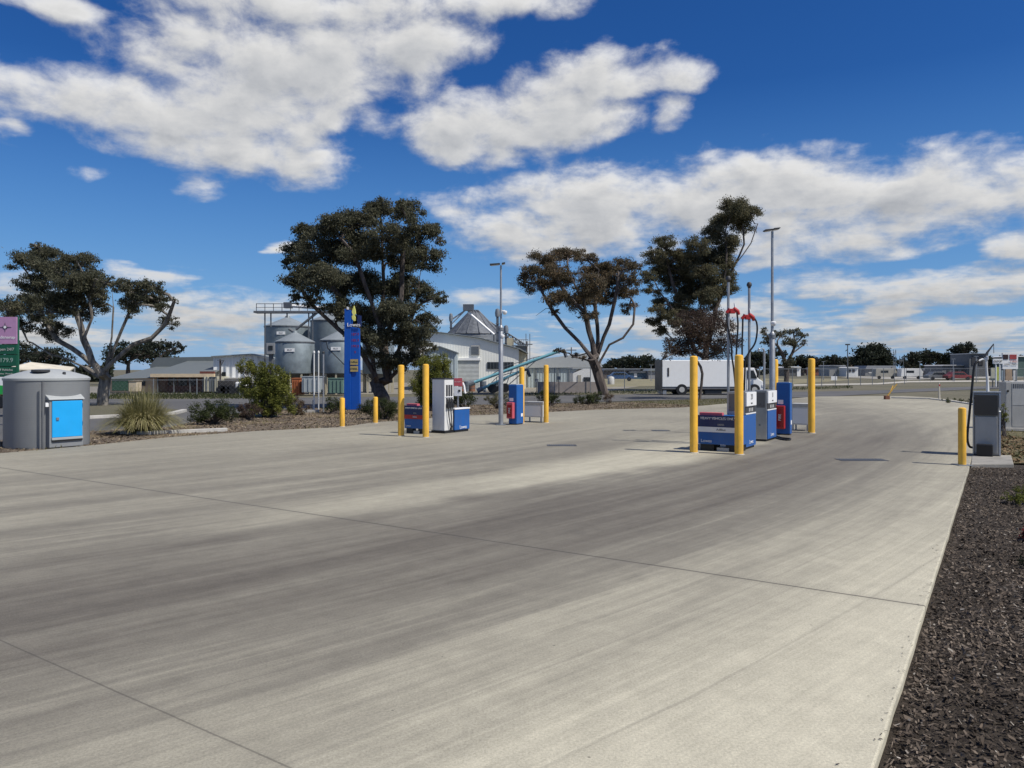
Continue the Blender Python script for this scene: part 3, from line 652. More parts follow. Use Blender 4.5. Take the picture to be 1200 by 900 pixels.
tree('gum_tree', 'tallest tree, a ragged gum leaning right behind the white truck', 'tree', 832, [(828, 445), (824, 432)], 66, T4, leaf_gum2, bark_dark, .32, limbs=[[(828, 405), (836, 380), (845, 345), (860, 312), (872, 286), (869, 258)], [(815, 412), (804, 388), (795, 350), (783, 312), (780, 292)], [(814, 418), (796, 404), (778, 388), (766, 378)], [(825, 400), (821, 360), (826, 320), (816, 295)], [(845, 345), (851, 310), (850, 272)], [(804, 388), (785, 358), (766, 328)], [(860, 312), (880, 285), (888, 262)]], seed=43, depth=2.2, bare=[(884, 282), (780, 398)], dens=.85, leaf=(.17, .06), fill=1.3, sub=.50)
T5 = [(800, 385, 16, 12), (830, 374, 20, 14), (851, 384, 14, 12), (815, 399, 22, 12), (845, 403, 18, 11), (786, 404, 12, 9), (797, 414, 18, 8), (835, 414, 18, 8), (861, 400, 7, 11), (781, 417, 7, 5), (806, 369, 11, 7), (822, 388, 20, 14)]
tree('plum_tree', 'small round purple-brown tree on a thin stem in front of the white truck', 'tree', 820, [(822, 450), (823, 438), (821, 430)], 47.5, T5, leaf_plum, bark_dark, .085, limbs=[[(810, 412), (800, 390)], [(832, 405), (835, 378)], [(845, 412), (856, 398)], [(820, 405), (815, 375)]], seed=54, depth=1.2, dens=.40, leaf=(.10, .055), fill=1.2, droop=.1, sub=.5)
T6 = [(900, 400, 9, 7), (915, 392, 10, 5), (930, 389, 9, 5), (940, 394, 7, 5), (925, 402, 10, 6), (906, 412, 8, 5), (943, 402, 5, 4), (896, 389, 5, 5), (915, 415, 10, 5), (925, 425, 7, 8)]
tree('gum_tree', 'small sparse gum tree behind the lamp pole of the central island', 'tree', 921, [(922, 440), (921, 428)], 84, T6, leaf_gum, bark_dark, .28, seed=65, depth=1.5, dens=.6, leaf=(.22, .09), fill=.5, sub=.42)

# far trees: each its own crown and trunk
FT = [  # px, base py-depth Y, crown boxes
    (18, 95, [(10, 412, 24, 12), (30, 418, 20, 9)], 'dark tree far behind the purple and green sign'),
    (62, 90, [(55, 415, 22, 11), (72, 420, 16, 8)], 'dark tree peeping over the round tank lid'),
    (150, 92, [(140, 414, 20, 13), (160, 412, 20, 12)], 'dark spreading tree over the low hip roof'),
    (192, 96, [(182, 410, 22, 13), (205, 408, 9, 9), (190, 422, 18, 6)], 'dark tree over the middle of the long grey-green roof'),
    (640, 190, [(633, 428, 12, 4)], 'dark far tree just left of the grey shed roof'),
    (725, 250, [(735, 424, 16, 5), (722, 427, 12, 4)], 'low dark tree on the skyline right of the lone gum trunk'),
    (745, 240, [(748, 423, 16, 6)], 'rounded dark tree on the skyline over the long brown sheds'),
    (768, 235, [(766, 427, 12, 5)], 'dark tree on the skyline beside the tail of the white truck'),
    (885, 220, [(890, 420, 12, 8)], 'dark tree on the skyline above the truck cab'),
    (940, 230, [(940, 425, 14, 6)], 'dark skyline tree behind the open white hut'),
    (958, 225, [(957, 425, 12, 5)], 'dark skyline tree just right of the back yellow post'),
    (975, 225, [(972, 423, 12, 6), (980, 426, 12, 5)], 'dark skyline tree left of the radio mast'),
    (998, 225, [(998, 424, 12, 5), (986, 426, 8, 4)], 'dark skyline tree right behind the radio mast'),
    (1022, 210, [(1022, 417, 15, 12), (1015, 420, 12, 9), (1031, 421, 11, 9)], 'big round dark tree standing above the grey huts'),
    (1062, 225, [(1062, 426, 10, 4)], 'low dark skyline tree between the lattice towers'),
    (1085, 210, [(1080, 418, 12, 6), (1092, 417, 10, 5), (1070, 421, 9, 6)], 'flat-topped dark skyline tree left of the pump hose'),
    (1125, 205, [(1120, 415, 8, 7), (1130, 410, 9, 8), (1118, 421, 10, 7)], 'pointed dark skyline tree behind the pump hose'),
    (1105, 215, [(1104, 424, 9, 5)], 'small dark skyline tree in the dip left of the pump hose'),
    (1160, 215, [(1160, 424, 14, 6)], 'dark skyline tree behind the red and white board'),
    (1195, 215, [(1195, 424, 14, 6)], 'dark skyline tree at the far right above the grey cabinet'),
]
for i, (px, Y, cl, lab) in enumerate(FT):
    cl2 = []
    rr_ = random.Random(100 + i)
    for (a, b_, c_, d_) in cl:
        if Y > 150: c_ *= 1.25; d_ *= 1.2
        cl2.append((a, b_, c_, d_))
        for q in range(4): cl2.append((a + rr_.uniform(-.7, .7) * c_, b_ + rr_.uniform(-.5, .8) * d_, c_ * .45, d_ * .5))
    k = Y / 90
    tree('skyline_tree', lab, 'tree', px, [(px, 436 - (4 if Y > 150 else 0))], Y, cl2, leaf_far, bark_dark, .25 * k, seed=200 + i, depth=2.0, leaf=(.30 * k, .17 * k), dens=.7, fill=.6, group='dark trees along the skyline', twigs=4, droop=.1, sub=.4)
# low scrub mass that closes the skyline between them
r = np.random.default_rng(77); pts = []
for (a, b_, h0, Yc) in ((700, 770, 4.4, 270), (870, 1250, 6.0, 255), (-60, 130, 3.0, 120)):
    k = 16000; px = r.uniform(a, b_, k); Yv = Yc + r.uniform(-6, 6, k); x = (px - 600) * Yv / F
    hh = h0 * (0.55 + .45 * np.sin(px * .21) * np.sin(px * .057 + 1)) * r.random(k) ** .6
    pts.append(np.stack([x, Yv, hh], 1))
kind(npmesh('scrub', leaf_quads(np.concatenate(pts), 1.1, .7, 78, 0), 4, leaf_far), 'stuff')

# ================================================================ SHRUBS
def shrub(name, label, base_px, Y, clumps, lm, seed, leaf=(.06, .03), dens=1.0, stems=9, cat='shrub', group=None):
    r = np.random.default_rng(seed); bx = (base_px - 600) * Y / F; s_ = Y / F
    root = empty(name, (bx, Y, -.06), 0, label, cat, group); LP = []; mb = MB()
    for (px, py, rx, ry) in clumps:
        x, z = XZ(px, py, Y); c = np.array([x - bx, r.uniform(-.3, .3) * rx * s_, z + .06]); ax = np.array([rx * s_, (rx * ry) ** .5 * s_, ry * s_])
        nt = max(12, int(44 * (ax[0] * ax[2]) ** .5))
        for q in range(nt):
            v = r.normal(0, 1, 3); v /= np.linalg.norm(v); v *= r.uniform(.5, 1.05); e = c + v * ax
            if e[2] < .03: e[2] = .03 + abs(e[2]) * .3
            rc = .30 * (ax[0] * ax[2]) ** .5 * r.uniform(.6, 1.3); k = int(dens * rc * rc / (leaf[0] * leaf[1]) * 16)
            w = r.normal(0, .55, (k, 3)) * rc
            LP.append(w + e)
            if q < stems:
                midp = e * .5 + np.array([r.normal(0, .05), r.normal(0, .05), .1 * e[2]]); mb.tube([(r.normal(0, .06), r.normal(0, .06), 0), tuple(midp), tuple(e)], [.018, .012, .005], 5, cap=False)
    LP = np.concatenate(LP); LP = LP[LP[:, 2] > .0]
    mb.build('stems', bark_dark, root); npmesh('foliage', leaf_quads(LP, leaf[0], leaf[1], seed + 1, -.1), 4, lm, root)
    return root
shrub('shrub', 'low dark green spreading shrub right of the spiky tussock', 250, 25, [(250, 484, 24, 12), (232, 488, 12, 7), (268, 486, 13, 10), (255, 475, 15, 8)], leaf_green, 301, leaf=(.05, .022))
shrub('shrub', 'tall loose yellow-green shrub in the garden bed before the silos', 312, 28.5, [(286, 430, 11, 9), (301, 441, 16, 12), (320, 446, 16, 16), (305, 464, 22, 17), (330, 463, 14, 17), (288, 456, 10, 12), (311, 428, 8, 6), (322, 432, 8, 7), (318, 478, 24, 9)], leaf_olive, 302, leaf=(.085, .03), dens=1.25)
shrub('shrub', 'low reddish-brown shrub at the left foot of the tall yellow-green shrub', 294, 27, [(294, 480, 16, 8), (282, 484, 10, 6)], leaf_plum, 303, leaf=(.05, .025))
shrub('shrub', 'dry greyish shrub between the tall yellow-green shrub and the white pipes', 344, 30, [(344, 474, 12, 10), (354, 478, 8, 7)], leaf_dry, 304, leaf=(.07, .02))
shrub('shrub', 'dull green shrub at the left foot of the blue pylon', 390, 31, [(389, 474, 12, 9), (400, 478, 8, 6)], leaf_green, 305)
shrub('shrub', 'rounded olive shrub right of the second short yellow post', 450, 27.5, [(448, 479, 17, 11), (463, 481, 11, 9), (434, 478, 13, 10)], leaf_green, 306, leaf=(.05, .018))
shrub('wattle_bush', 'tall bright olive bush between the tall yellow posts and the shed', 506, 33, [(506, 432, 18, 13), (518, 425, 12, 9), (495, 448, 15, 16), (515, 450, 14, 16), (500, 465, 18, 12), (522, 438, 8, 9)], leaf_olive, 307, leaf=(.09, .025), dens=1.3)
shrub('shrub', 'dark green shrub behind the small blue cabinet of the left island', 546, 34, [(545, 466, 14, 9), (533, 468, 10, 8)], leaf_green, 308)
shrub('shrub', 'brown-green shrub just left of the left lamp pole', 584, 35, [(583, 467, 12, 7), (574, 469, 8, 6), (598, 468, 9, 6)], leaf_gum2, 309)
shrub('shrub', 'dark shrub behind the last yellow post of the left island', 644, 37, [(640, 466, 11, 8), (652, 468, 7, 5)], leaf_green, 310)
shrub('shrub', 'low green shrub at the foot of the lone thin gum', 690, 39.5, [(688, 467, 14, 6), (678, 469, 8, 4), (702, 466, 7, 6)], leaf_green, 311)
shrub('shrub', 'dry straw-coloured tuft right beside the low green shrub under the lone gum', 713, 40, [(714, 467, 7, 6)], leaf_dry, 312, leaf=(.07, .015))
shrub('shrub', 'low yellow-green plant on the dark mulch', 1192, 10.2, [(1190, 583, 13, 8), (1200, 580, 12, 9)], leaf_olive, 313, leaf=(.026, .012))
shrub('shrub', 'small red-leaved plant at the edge of the mulch', 1204, 8.0, [(1203, 632, 9, 11)], leaf_red, 314, leaf=(.03, .014))
shrub('shrub', 'dark green clump nearest the camera on the mulch', 1210, 6.9, [(1211, 664, 16, 12)], leaf_dark, 315, leaf=(.03, .012))
shrub('shrub', 'yellow-green shrub squeezed between the grey pump and grey switchboard', 1177, 20.5, [(1176.5, 486, 3.5, 12)], leaf_olive, 316, leaf=(.05, .02))
for i, (px, py, rx, ry, Y) in enumerate([(1110, 470, 8, 3, 40), (1124, 469, 7, 3, 41), (1136, 470, 5, 3, 40)]):
    shrub('shrub', ['low weed clump left of two others at the forecourt corner', 'middle weed clump of three at the forecourt corner', 'weed clump nearest the pump hose at the forecourt corner'][i], px, Y, [(px, py, rx, ry)], leaf_green, 320 + i, dens=.7)
# spiky tussock
def tussock(label, px, pyb, wpx, hpx, seed, num=1700):
    x, y = G(px, pyb); s_ = y / F; w = wpx * s_; h = hpx * s_; r = np.random.default_rng(seed)
    root = empty('tussock', (x, y, -.05), 0, label, 'grass clump'); Q = []
    for q in range(num):
        a = r.uniform(0, 2 * np.pi); out = r.uniform(.05, 1) ** .7; L = h * r.uniform(.7, 1.2); bw = .012 * r.uniform(.7, 1.4)
        b0 = np.array([math.cos(a), math.sin(a), 0]) * r.uniform(0, .18) * w; dr = np.array([math.cos(a), math.sin(a), 0]); sd_ = np.array([-math.sin(a), math.cos(a), 0]) * bw
        prev = b0; pw = 1.0
        for j in range(1, 5):
            t_ = j / 4; p = b0 + dr * out * w * .56 * t_ ** 1.15 + np.array([0, 0, L * (1.25 * t_ * (1 - .25 * out) - out * .85 * t_ ** 2.4)])
            nw = 1 - t_ * .85; Q.append(np.stack([prev - sd_ * pw, prev + sd_ * pw, p + sd_ * nw, p - sd_ * nw])); prev = p; pw = nw
    npmesh('blades', np.array(Q), 4, leafm('tussock_blade', [(.10, .10, .035), (.26, .24, .10), (.50, .44, .26)], .3), root)
    mb = MB(); mb.lathe([(w * .16, 0), (w * .10, h * .25), (0.01, h * .3)], 10); mb.build('crown_base', leaf_dry, root)
    return root
tussock('large spiky straw-green tussock at the forecourt edge', 168, 506, 84, 47, 401, 2600)

# ================================================================ FORECOURT ITEMS
def bollard(px, pyb, pyt, wpx, label, group, plate=False):
    x, y = G(px, pyb); h = EYE - (pyt - HZ) * y / F; rad = wpx * y / F / 2
    e = empty('bollard', (x, y, 0), 0, label, 'bollard', group)
    prof = [(rad, 0), (rad, h - rad * .5), (rad * .93, h - rad * .22), (rad * .7, h - rad * .08), (rad * .3, h), (0.005, h)]
    MB().lathe(prof, 28).build('post', yellow, e, smooth=True)
    if plate: MB().box(-rad * 2, rad * 2, -rad * 2, rad * 2, 0.001, .012).build('base_plate', galvd, e, bevel=.003)
    else: MB().lathe([(rad * 1.25, 0.001), (rad * 1.2, .012), (rad * 1.0, .014)], 24).build('grout_collar', conc, e)
    return e
gp = 'tall yellow bollards of the islands'
bollard(470, 511, 427.5, 7.4, 'tall yellow post at the front left corner of the left island', gp)
bollard(499, 512.5, 426.5, 7.4, 'tall yellow post right next to the white pump', gp)
bollard(611.5, 496, 430, 6, 'tall yellow post directly behind the blue extinguisher cabinet of the left island', gp)
bollard(640, 495.5, 427.5, 5.8, 'last tall yellow post at the far right of the left island', gp)
bollard(813, 530.5, 417, 9.2, 'tall yellow post at the front left corner of the central island', gp)
bollard(866, 532.5, 415.5, 10, 'tall yellow post at the front right corner of the central island', gp)
bollard(908.5, 509, 421, 6.5, 'tall yellow post mostly hidden behind the central lamp pole', gp)
bollard(951, 507.5, 420, 7.8, 'tall yellow post at the far right end of the central island', gp)
bollard(401, 500, 466, 6.0, 'left one of two short yellow posts in front of the blue pylon', 'short yellow bollards at the forecourt edge')
bollard(440, 495.8, 465, 5.6, 'right one of two short yellow posts in front of the blue pylon', 'short yellow bollards at the forecourt edge')
bollard(1127.5, 545, 477.5, 8.6, 'short yellow post beside the grey high-flow pump on the right', None, True)

def place(name, sb, label, cat, group=None, z=0.0):
    cx, cy, w, d_, h = sb; return empty(name, (cx, cy, z), SITE, label, cat, group), w, d_, h
# --- island-end cabinets with the vehicle notice
def end_box(sb, label, band, with_text, t2=None, redtop=True):
    e, w, d_, h = place('island_end_cabinet', sb, label, 'cabinet', 'notice cabinets at the island ends')
    x0, x1, y0, y1 = -w / 2, w / 2, -d_ / 2, d_ / 2
    MB().box(x0, x1, y0, y1, h * .18, h * .96).build('body', blue, e, bevel=.01)
    MB().box(x0 - .005, x1 + .005, y0 - .012, y0 - .001, h * .66, h * .97).build('notice_panel', navy, e)
    text('lettering', 'HEAVY VEHICLES ONLY', w * .078, (-w * .02, y0 - .016, h * .885), FR, whitep, e, .002)
    text('lettering', t2 or 'DIESEL', w * .055, (w * .05, y0 - .016, h * .72), FR, greyl, e, .001)
    MB().box(x0 - .006, x1 + .006, y0 - .016, y0 - .002, h * .515, h * .655).build('band', band, e)
    text('lettering', 'DIESEL' if band == red else 'AdBlue', w * .075, (w * .05, y0 - .019, h * .585), FR, whitep if band == red else dark, e, .001)
    text('logo', 'Lowes', w * .10, (-w * .30, y0 - .006, h * .27), FR, whitep, e, .002)
    for sx in (-1, 1): MB().box(sx * w * .30 - w * .16, sx * w * .30 + w * .16, y0 + .05, y1 - .02, 0, h * .2).build('foot', black, e)
    MB().box(-w * .06, w * .22, y0 + .02, y0 + .2, 0.001, h * .10).build('step_plate', galv, e)
    if redtop:
        MB().box(x0, x1 - w * .45, y0 + .08, y0 + .2, h * .96, h * 1.04).build('squeegee_tray', pinkr, e, bevel=.01)
    return e
end_box(sitebox(474, 497, 503, 509, 475), 'blue notice cabinet with a red band between the left island posts', red, True, 'DIESEL')
end_box(sitebox(818, 868, 876, 530.5, 486.5), 'blue notice cabinet with a white band between the central island posts', whitep, True)

# --- white pump on the left island
e, w, d_, h = place('fuel_pump', sitebox(506.5, 521, 531.5, 508, 444.5), 'tall white fuel pump with black hoses on the left island', 'fuel pump')
x0, x1, y0, y1 = -w / 2, w / 2, -d_ / 2, d_ / 2
MB().box(x0, x1, y0, y1, .07, h).build('body', white, e, bevel=.012)
MB().box(x0 - .02, x1 + .02, y0 - .02, y1 + .02, 0.001, .069).build('plinth', black, e)
MB().box(x0 - .006, x1 + .012, y0 - .006, y1 + .006, h + .001, h + .03).build('top_cap', dark, e)
for k in range(3):
    yy = y0 + d_ * (.24 + .26 * k)
    MB().box(x1 - .01, x1 + .012, yy - .035, yy + .035, h * .80 - .17, h * .80 + .14).build('hose_slot', dark, e)
    MB().box(x1 - .01, x1 + .012, yy - .035, yy + .035, h * .55, h * .655).build('hose_slot', dark, e)
    nz = MB(); nz.box(x1 + .01, x1 + .075, yy - .05, yy + .045, h * .47, h * .55); nz.tube([(x1 + .05, yy, h * .55), (x1 + .06, yy, h * .60), (x1 + .03, yy, h * .63)], .016, 8)
    nz.build('nozzle', black, e, bevel=.01)
    MB().tube([(x1 + .05, yy, h * .47), (x1 + .06, yy + .02, h * .30), (x1 + .07, yy + .10 - .06 * k, h * .12), (x1 + .05, yy + .08 - .04 * k, h * .05)], .014, 7).build('hose', black, e, smooth=True)
MB().box(x1 - .01, x1 + .014, y0 + .03, y1 - .03, h * .665, h * .68).build('trim', whitep, e)

# card terminal sign behind it
e = empty('notice_board', (*G(536.5, 504.5), 0), SITE * .35, 'small white and red notice board on a stand beside the white pump', 'notice board')
yq = G(536.5, 504.5)[1]; pp = yq / F
MB().box(-.02, .02, 0, .04, 0, (504.5 - 455) * pp).build('post', galv, e)
MB().box(-4.6 * pp, 4.9 * pp, -.02, -.001, (504.5 - 464) * pp, (504.5 - 453.2) * pp).build('white_sign', whitep, e, bevel=.003)
MB().box(-4.4 * pp, 5.4 * pp, -.018, -.001, (504.5 - 452.4) * pp, (504.5 - 443.2) * pp).build('red_sign', pinkr, e, bevel=.003)
MB().tube([(2 * pp, -.021, (504.5 - 458) * pp), (2 * pp, -.028, (504.5 - 458) * pp)], 1.5 * pp, 12).build('symbol', dark, e)
text('lettering', 'NO SMOKING', .032, (.01, -.020, (504.5 - 447.5) * pp), FR, whitep, e, .001)
mb = MB(); mb.tube([(5.6 * pp, .03, 56 * pp), (7.5 * pp, .02, 52 * pp), (8.4 * pp, .02, 45 * pp), (9.5 * pp, .02, 43.5 * pp)], .03, 6); mb.build('hose_cradle', whitep, e, smooth=True)

# --- low blue cabinet on the left island
e, w, d_, h = place('blue_cabinet', sitebox(527, 533, 550.5, 507, 478.5), 'low blue cabinet with a white lid right of the white pump', 'cabinet')
x0, x1, y0, y1 = -w / 2, w / 2, -d_ / 2, d_ / 2
MB().box(x0, x1, y0, y1, .06, h - .04).build('body', blue, e, bevel=.02)
MB().box(x0 - .012, x1 + .012, y0 - .012, y1 + .012, h - .039, h).build('lid', whitep, e, bevel=.008)
text('logo', 'Lowes', .13, (x1 + .004, y0 + d_ * .55, h * .20), RT, whitep, e, .002)
MB().box(x0 + .03, x1 - .03, y0 + .03, y1 - .03, 0, .06).build('plinth', black, e)

# --- lamp poles
def lamp_pole(px, pyb, pyj, pyt, w1, w2, arms, label, cam_py):
    x, y = G(px, pyb); s_ = y / F; e = empty('lamp_pole', (x, y, 0), 0, label, 'lamp pole', 'lamp poles on the islands'); zj = (pyb - pyj) * s_; zt = (pyb - pyt) * s_
    MB().lathe([(w1 * s_ / 2, 0), (w1 * s_ / 2 * .97, zj), (w2 * s_ / 2, zj + .05)], 20).build('lower_pole', galv, e, smooth=True)
    MB().lathe([(w2 * s_ / 2, zj + .04), (w2 * s_ * .42, zt)], 16).build('upper_pole', galv, e, smooth=True)
    MB().box(-w1 * s_, w1 * s_, -w1 * s_, w1 * s_, .001, .02).build('base_plate', galvd, e)
    mb = MB(); mb.lathe([(w1 * s_ * .58, zj - .12), (w1 * s_ * .58, zj - .03)], 16); mb.build('collar', galvd, e)
    for (dx0, dx1, dz) in arms:
        hd = empty('lamp_head', (0, 0, 0)); hd.parent = e
        MB().prism([(dx0 * s_, zt + dz * s_), (dx1 * s_, zt + (dz + 1.2) * s_), (dx1 * s_, zt + (dz + 2.4) * s_), (dx0 * s_, zt + (dz + 1.6) * s_)], 'y', -.12, .12).build('housing', dark, hd, bevel=.01)
        MB().prism([(dx0 * s_ * .9, zt + (dz + .05) * s_ - .012), (dx1 * s_ * .9 + dx0 * s_ * .1, zt + (dz + 1.0) * s_ - .012), (dx1 * s_ * .9 + dx0 * s_ * .1, zt + (dz + 1.0) * s_ - .004), (dx0 * s_ * .9, zt + (dz + .05) * s_ - .004)], 'y', -.09, .09).build('diffuser', greyl, hd)
    for i, (cpx, cpy) in enumerate(cam_py):
        c = empty('security_camera', (0, 0, 0)); c.parent = e; zc_ = (pyb - cpy) * s_; xc = cpx * s_
        MB().box(min(0, xc), max(0, xc), -.02, .02, zc_ + .04, zc_ + .07).build('bracket', whitep, c)
        MB().lathe([(.045, zc_ + .05), (.075, zc_ + .03), (.075, zc_ - .02), (.05, zc_ - .06), (.01, zc_ - .08)], 14, xc, -.02).build('housing', whitep, c, smooth=True)
    return e
lamp_pole(587, 498, 383, 311, 5.6, 2.6, [(-13, -1, 0), (1, 5, 1)], 'grey lamp pole with a white camera on the left island', [(4.5, 366), (1.5, 394)])
lamp_pole(905, 511, 391, 271, 6.6, 3.4, [(-9.5, -.6, 0), (.6, 8, 1.5)], 'grey lamp pole with two lamp heads on the central island', [(1.0, 379)])

# --- blue extinguisher cabinets
def ext_cab(sb, label, g_, boxx, boxw, zz0, zz1, redm, tagside):
    e, w, d_, h = place('extinguisher_cabinet', sb, label, 'cabinet', g_)
    x0, x1, y0, y1 = -w / 2, w / 2, -d_ / 2, d_ / 2
    MB().box(x0, x1, y0, y1, .03, h).build('body', blue, e, bevel=.015)
    MB().box(x0 + .02, x1 - .02, y0 + .02, y1 - .02, 0, .03).build('plinth', dark, e)
    MB().box(x0 + .04, x1 - .04, y0 + .04, y1 - .04, h + .001, h + .02).build('top_cap', greyl, e)
    a = x0 + boxx * w; b_ = a + boxw * w
    bx = MB().box(a, b_, y0 - .14, y0 - .002, h * zz0, h * zz1).build('extinguisher_box', redm, e, bevel=.015)
    MB().box(a + .03, b_ - .03, y0 - .146, y0 - .141, h * zz0 + .05, h * zz1 - .08).build('window', mat('clear_red', (.30, .012, .015), .15), bx)
    text('lettering', 'FIRE', .10, ((a + b_) / 2, y0 - .149, h * (zz0 + zz1) / 2), (R(90), R(-90), 0), whitep, bx, .001)
    MB().box(a + .03, a + boxw * w * .75, y0 - .012, y0 - .001, h * (zz1 + .03), h * (zz1 + .11)).build('notice', whitep, e)
    MB().box(x1 + .001, x1 + .006, y1 - .16, y1 - .05, h * .2, h * .28).build('tag', whitep, e)
ext_cab(sitebox(596, 605.5, 613.5, 498, 451), 'blue cabinet with a faded red extinguisher box behind the left lamp pole', 'blue extinguisher cabinets', .02, .75, .16, .56, pinkr, 0)
ext_cab(sitebox(909.5, 926, 928.2, 510, 448.5), 'blue cabinet with a red extinguisher box on the central island', 'blue extinguisher cabinets', .05, .62, .12, .56, red, 0)
# --- pale service boxes behind them
def service_box(pl, pr, pyt, pym, pyb, label):
    sb = sitebox(pl, pr, pr + 2, pyb, pyt); e, w, d_, h = place('service_box', sb, label, 'service box', 'pale service boxes'); Y_ = G(pr, pyb)[1]; z0 = (pyb - pym) * Y_ / F
    d_ = .45
    MB().box(-w / 2, w / 2, -.2, .25, z0, h - .08).build('body', offw, e, bevel=.01)
    MB().box(-w / 2 - .01, w / 2 + .01, -.22, .27, h - .079, h).build('lid', greyl, e, bevel=.008)
    MB().box(-w / 2 + .03, w / 2 - .03, -.206, -.201, z0 + .04, h - .14).build('door', whitep, e)
    for sx in (-1, 1):
        for sy in (-.17, .22): MB().box(sx * (w / 2 - .03) - .02, sx * (w / 2 - .03) + .02, sy - .02, sy + .02, 0, z0).build('leg', galv, e)
service_box(615, 637, 471, 489, 495, 'pale service box on short legs at the back of the left island')
service_box(928.5, 948, 473, 498, 505, 'pale service box on short legs at the back of the central island')

# --- steel high-flow pumps on the central island
def steel_pump(sb, label, grp, sign):
    e, w, d_, h = place('fuel_pump', sb, label, 'fuel pump', grp); x0, x1, y0, y1 = -w / 2, w / 2, -d_ / 2, d_ / 2
    MB().box(x0, x1, y0, y1, .05, h).build('body', steel, e, bevel=.008)
    MB().box(x0 + .01, x1 - .02, y0 + .01, y1 - .01, 0.001, .05).build('plinth', black, e)
    MB().box(x1 + .001, x1 + .02, y0 + .02, y1 - .02, .06, h * .60).build('blue_panel', blue, e)
    MB().box(x1 + .001, x1 + .022, y0 + .01, y1 - .01, h * .605, h * .625).build('trim', whitep, e)
    MB().box(x1 + .001, x1 + .012, y0 + .03, y1 - .03, h * .63, h * .74).build('keypad_panel', dark, e)
    mb = MB()
    for q in range(3): mb.box(x1 + .013, x1 + .02, y0 + d_ * (.3 + .15 * q), y0 + d_ * (.38 + .15 * q), h * .65, h * .71)
    mb.build('keypad', greyl, e)
    MB().box(x1 + .001, x1 + .035, y0 + .02, y1 - .02, h * .745, h * .985).build('display_panel', whitep, e, bevel=.006)
    text('pump_number', sign, .17, (x1 + .037, y0 + d_ * .5, h * .90), RT, black, e, .001)
    text('lettering', 'DIESEL', .05, (x1 + .037, y0 + d_ * .5, h * .79), RT, dark, e, .001)
    text('logo', 'Lowes', .12, (x1 + .022, y0 + d_ * .52, h * .12), RT, whitep, e, .001)
    MB().box(x0 + .04, x1 - .04, y0 - .006, y0 - .001, h * .66, h - .05).build('dark_window', glassd if False else mat('smoked_panel', (.16, .155, .15), .3, .3), e)
    MB().box(x0 + w * .35, x0 + w * .48, y0 - .02, y0 - .001, h * .30, h * .34).build('lock', galvd, e)
    return e, w, d_, h
steel_pump(sitebox(852, 873, 885, 527.5, 459), 'steel pump with blue side panel partly behind the front right post', 'steel pumps of the central island', '20')
steel_pump(sitebox(884.5, 898.5, 909, 517.5, 457.5), 'second steel pump with blue side panel, left of the blue extinguisher cabinet', 'steel pumps of the central island', '8')
# hose masts
def mast(px, Y, pyt, label, hoses, swivel, rad=.030, camtop=True):
    x = (px - 600) * Y / F; zt = EYE - (pyt - HZ) * Y / F; e = empty('hose_mast', (x, Y, 0), 0, label, 'hose mast', 'hose masts on the central island')
    MB().lathe([(rad, 0), (rad, zt)], 14).build('mast_pole', galv, e, smooth=True)
    def q(a, b_, dy=0): xx, z_ = XZ(a, b_, Y); return (xx - x, dy, z_)
    if camtop:
        c = empty('security_camera', (0, 0, 0)); c.parent = e
        MB().lathe([(.03, zt), (.04, zt + .04), (.06, zt + .06), (.06, zt + .10), (.04, zt + .14), (.01, zt + .15)], 12).build('housing', dark, c, smooth=True)
    for hs_ in hoses: MB().tube([q(*p) for p in smoothp(hs_)], .021, 8).build('hose', black, e, smooth=True)
    mb = MB(); a, b_ = swivel
    mb.tube([q(a - 7, b_ + 3, -.02), q(a - 3.5, b_ - 1, -.02), q(a + 2, b_ - 2, -.02), q(a + 6, b_ + 1, -.02), q(a + 7.5, b_ + 5, -.02)], [.04, .045, .055, .05, .035], 12)
    mb.box(*(lambda p: (p[0] - .06, p[0] + .06, -.06, .03, p[2] - .05, p[2] + .06))(q(a, b_ + 1)))
    mb.build('hose_swivel', red, e, bevel=.01)
    MB().tube([q(a + 3, b_ - 3, -.03), q(a + 2, b_ - 9, -.03)], [.02, .012], 6).build('spring', whitep, e)
    return e
def smoothp(pts, k=6):
    out = []; P_ = [tuple(p) + (0,) * (3 - len(p)) for p in pts]
    P_ = [P_[0]] + P_ + [P_[-1]]
    for i in range(1, len(P_) - 2):
        p0, p1, p2, p3 = [np.array(P_[j], float) for j in (i - 1, i, i + 1, i + 2)]
        for j in range(k):
            t_ = j / k; out.append(tuple(.5 * ((2 * p1) + (p2 - p0) * t_ + (2 * p0 - 5 * p1 + 4 * p2 - p3) * t_ ** 2 + (3 * p1 - p0 - 3 * p2 + p3) * t_ ** 3)))
    out.append(P_[-1]); return out
mast(853.5, 17.6, 331, 'left hose mast of the central island with a red swivel', [[(852, 365, -.03), (851, 375, -.05), (854, 392, -.05), (856.5, 405, -.05), (857, 418, -.05), (859, 432, -.05), (861, 455, -.05), (860, 478, -.05)],
     [(863, 365, -.03), (864, 380, -.05), (863, 400, -.05), (862, 420, -.05), (861.5, 455, -.05), (861, 478, -.05)]], (858, 364))
mast(878, 17.7, 338, 'right hose mast of the central island with a red swivel and looping hose', [[(870, 372, -.03), (869.5, 385, -.05), (869, 400, -.05), (869, 425, -.05), (869.5, 455, -.05), (868, 478, -.05)],
     [(881, 370, -.03), (885.5, 377, -.05), (886.5, 388, -.05), (884, 402, -.05), (877, 413, -.05), (873, 422, -.05), (872, 440, -.05), (871, 470, -.05)]], (876, 371))
x, Y = (895.5 - 600) * 18.7 / F, 19.1
e = empty('vent_pipe', ((895.5 - 600) * 19.1 / F, 19.1, 0), 0, 'thin grey pipe with a bent top standing between the steel pumps', 'pipe')
zt = EYE - (408 - HZ) * 19.1 / F
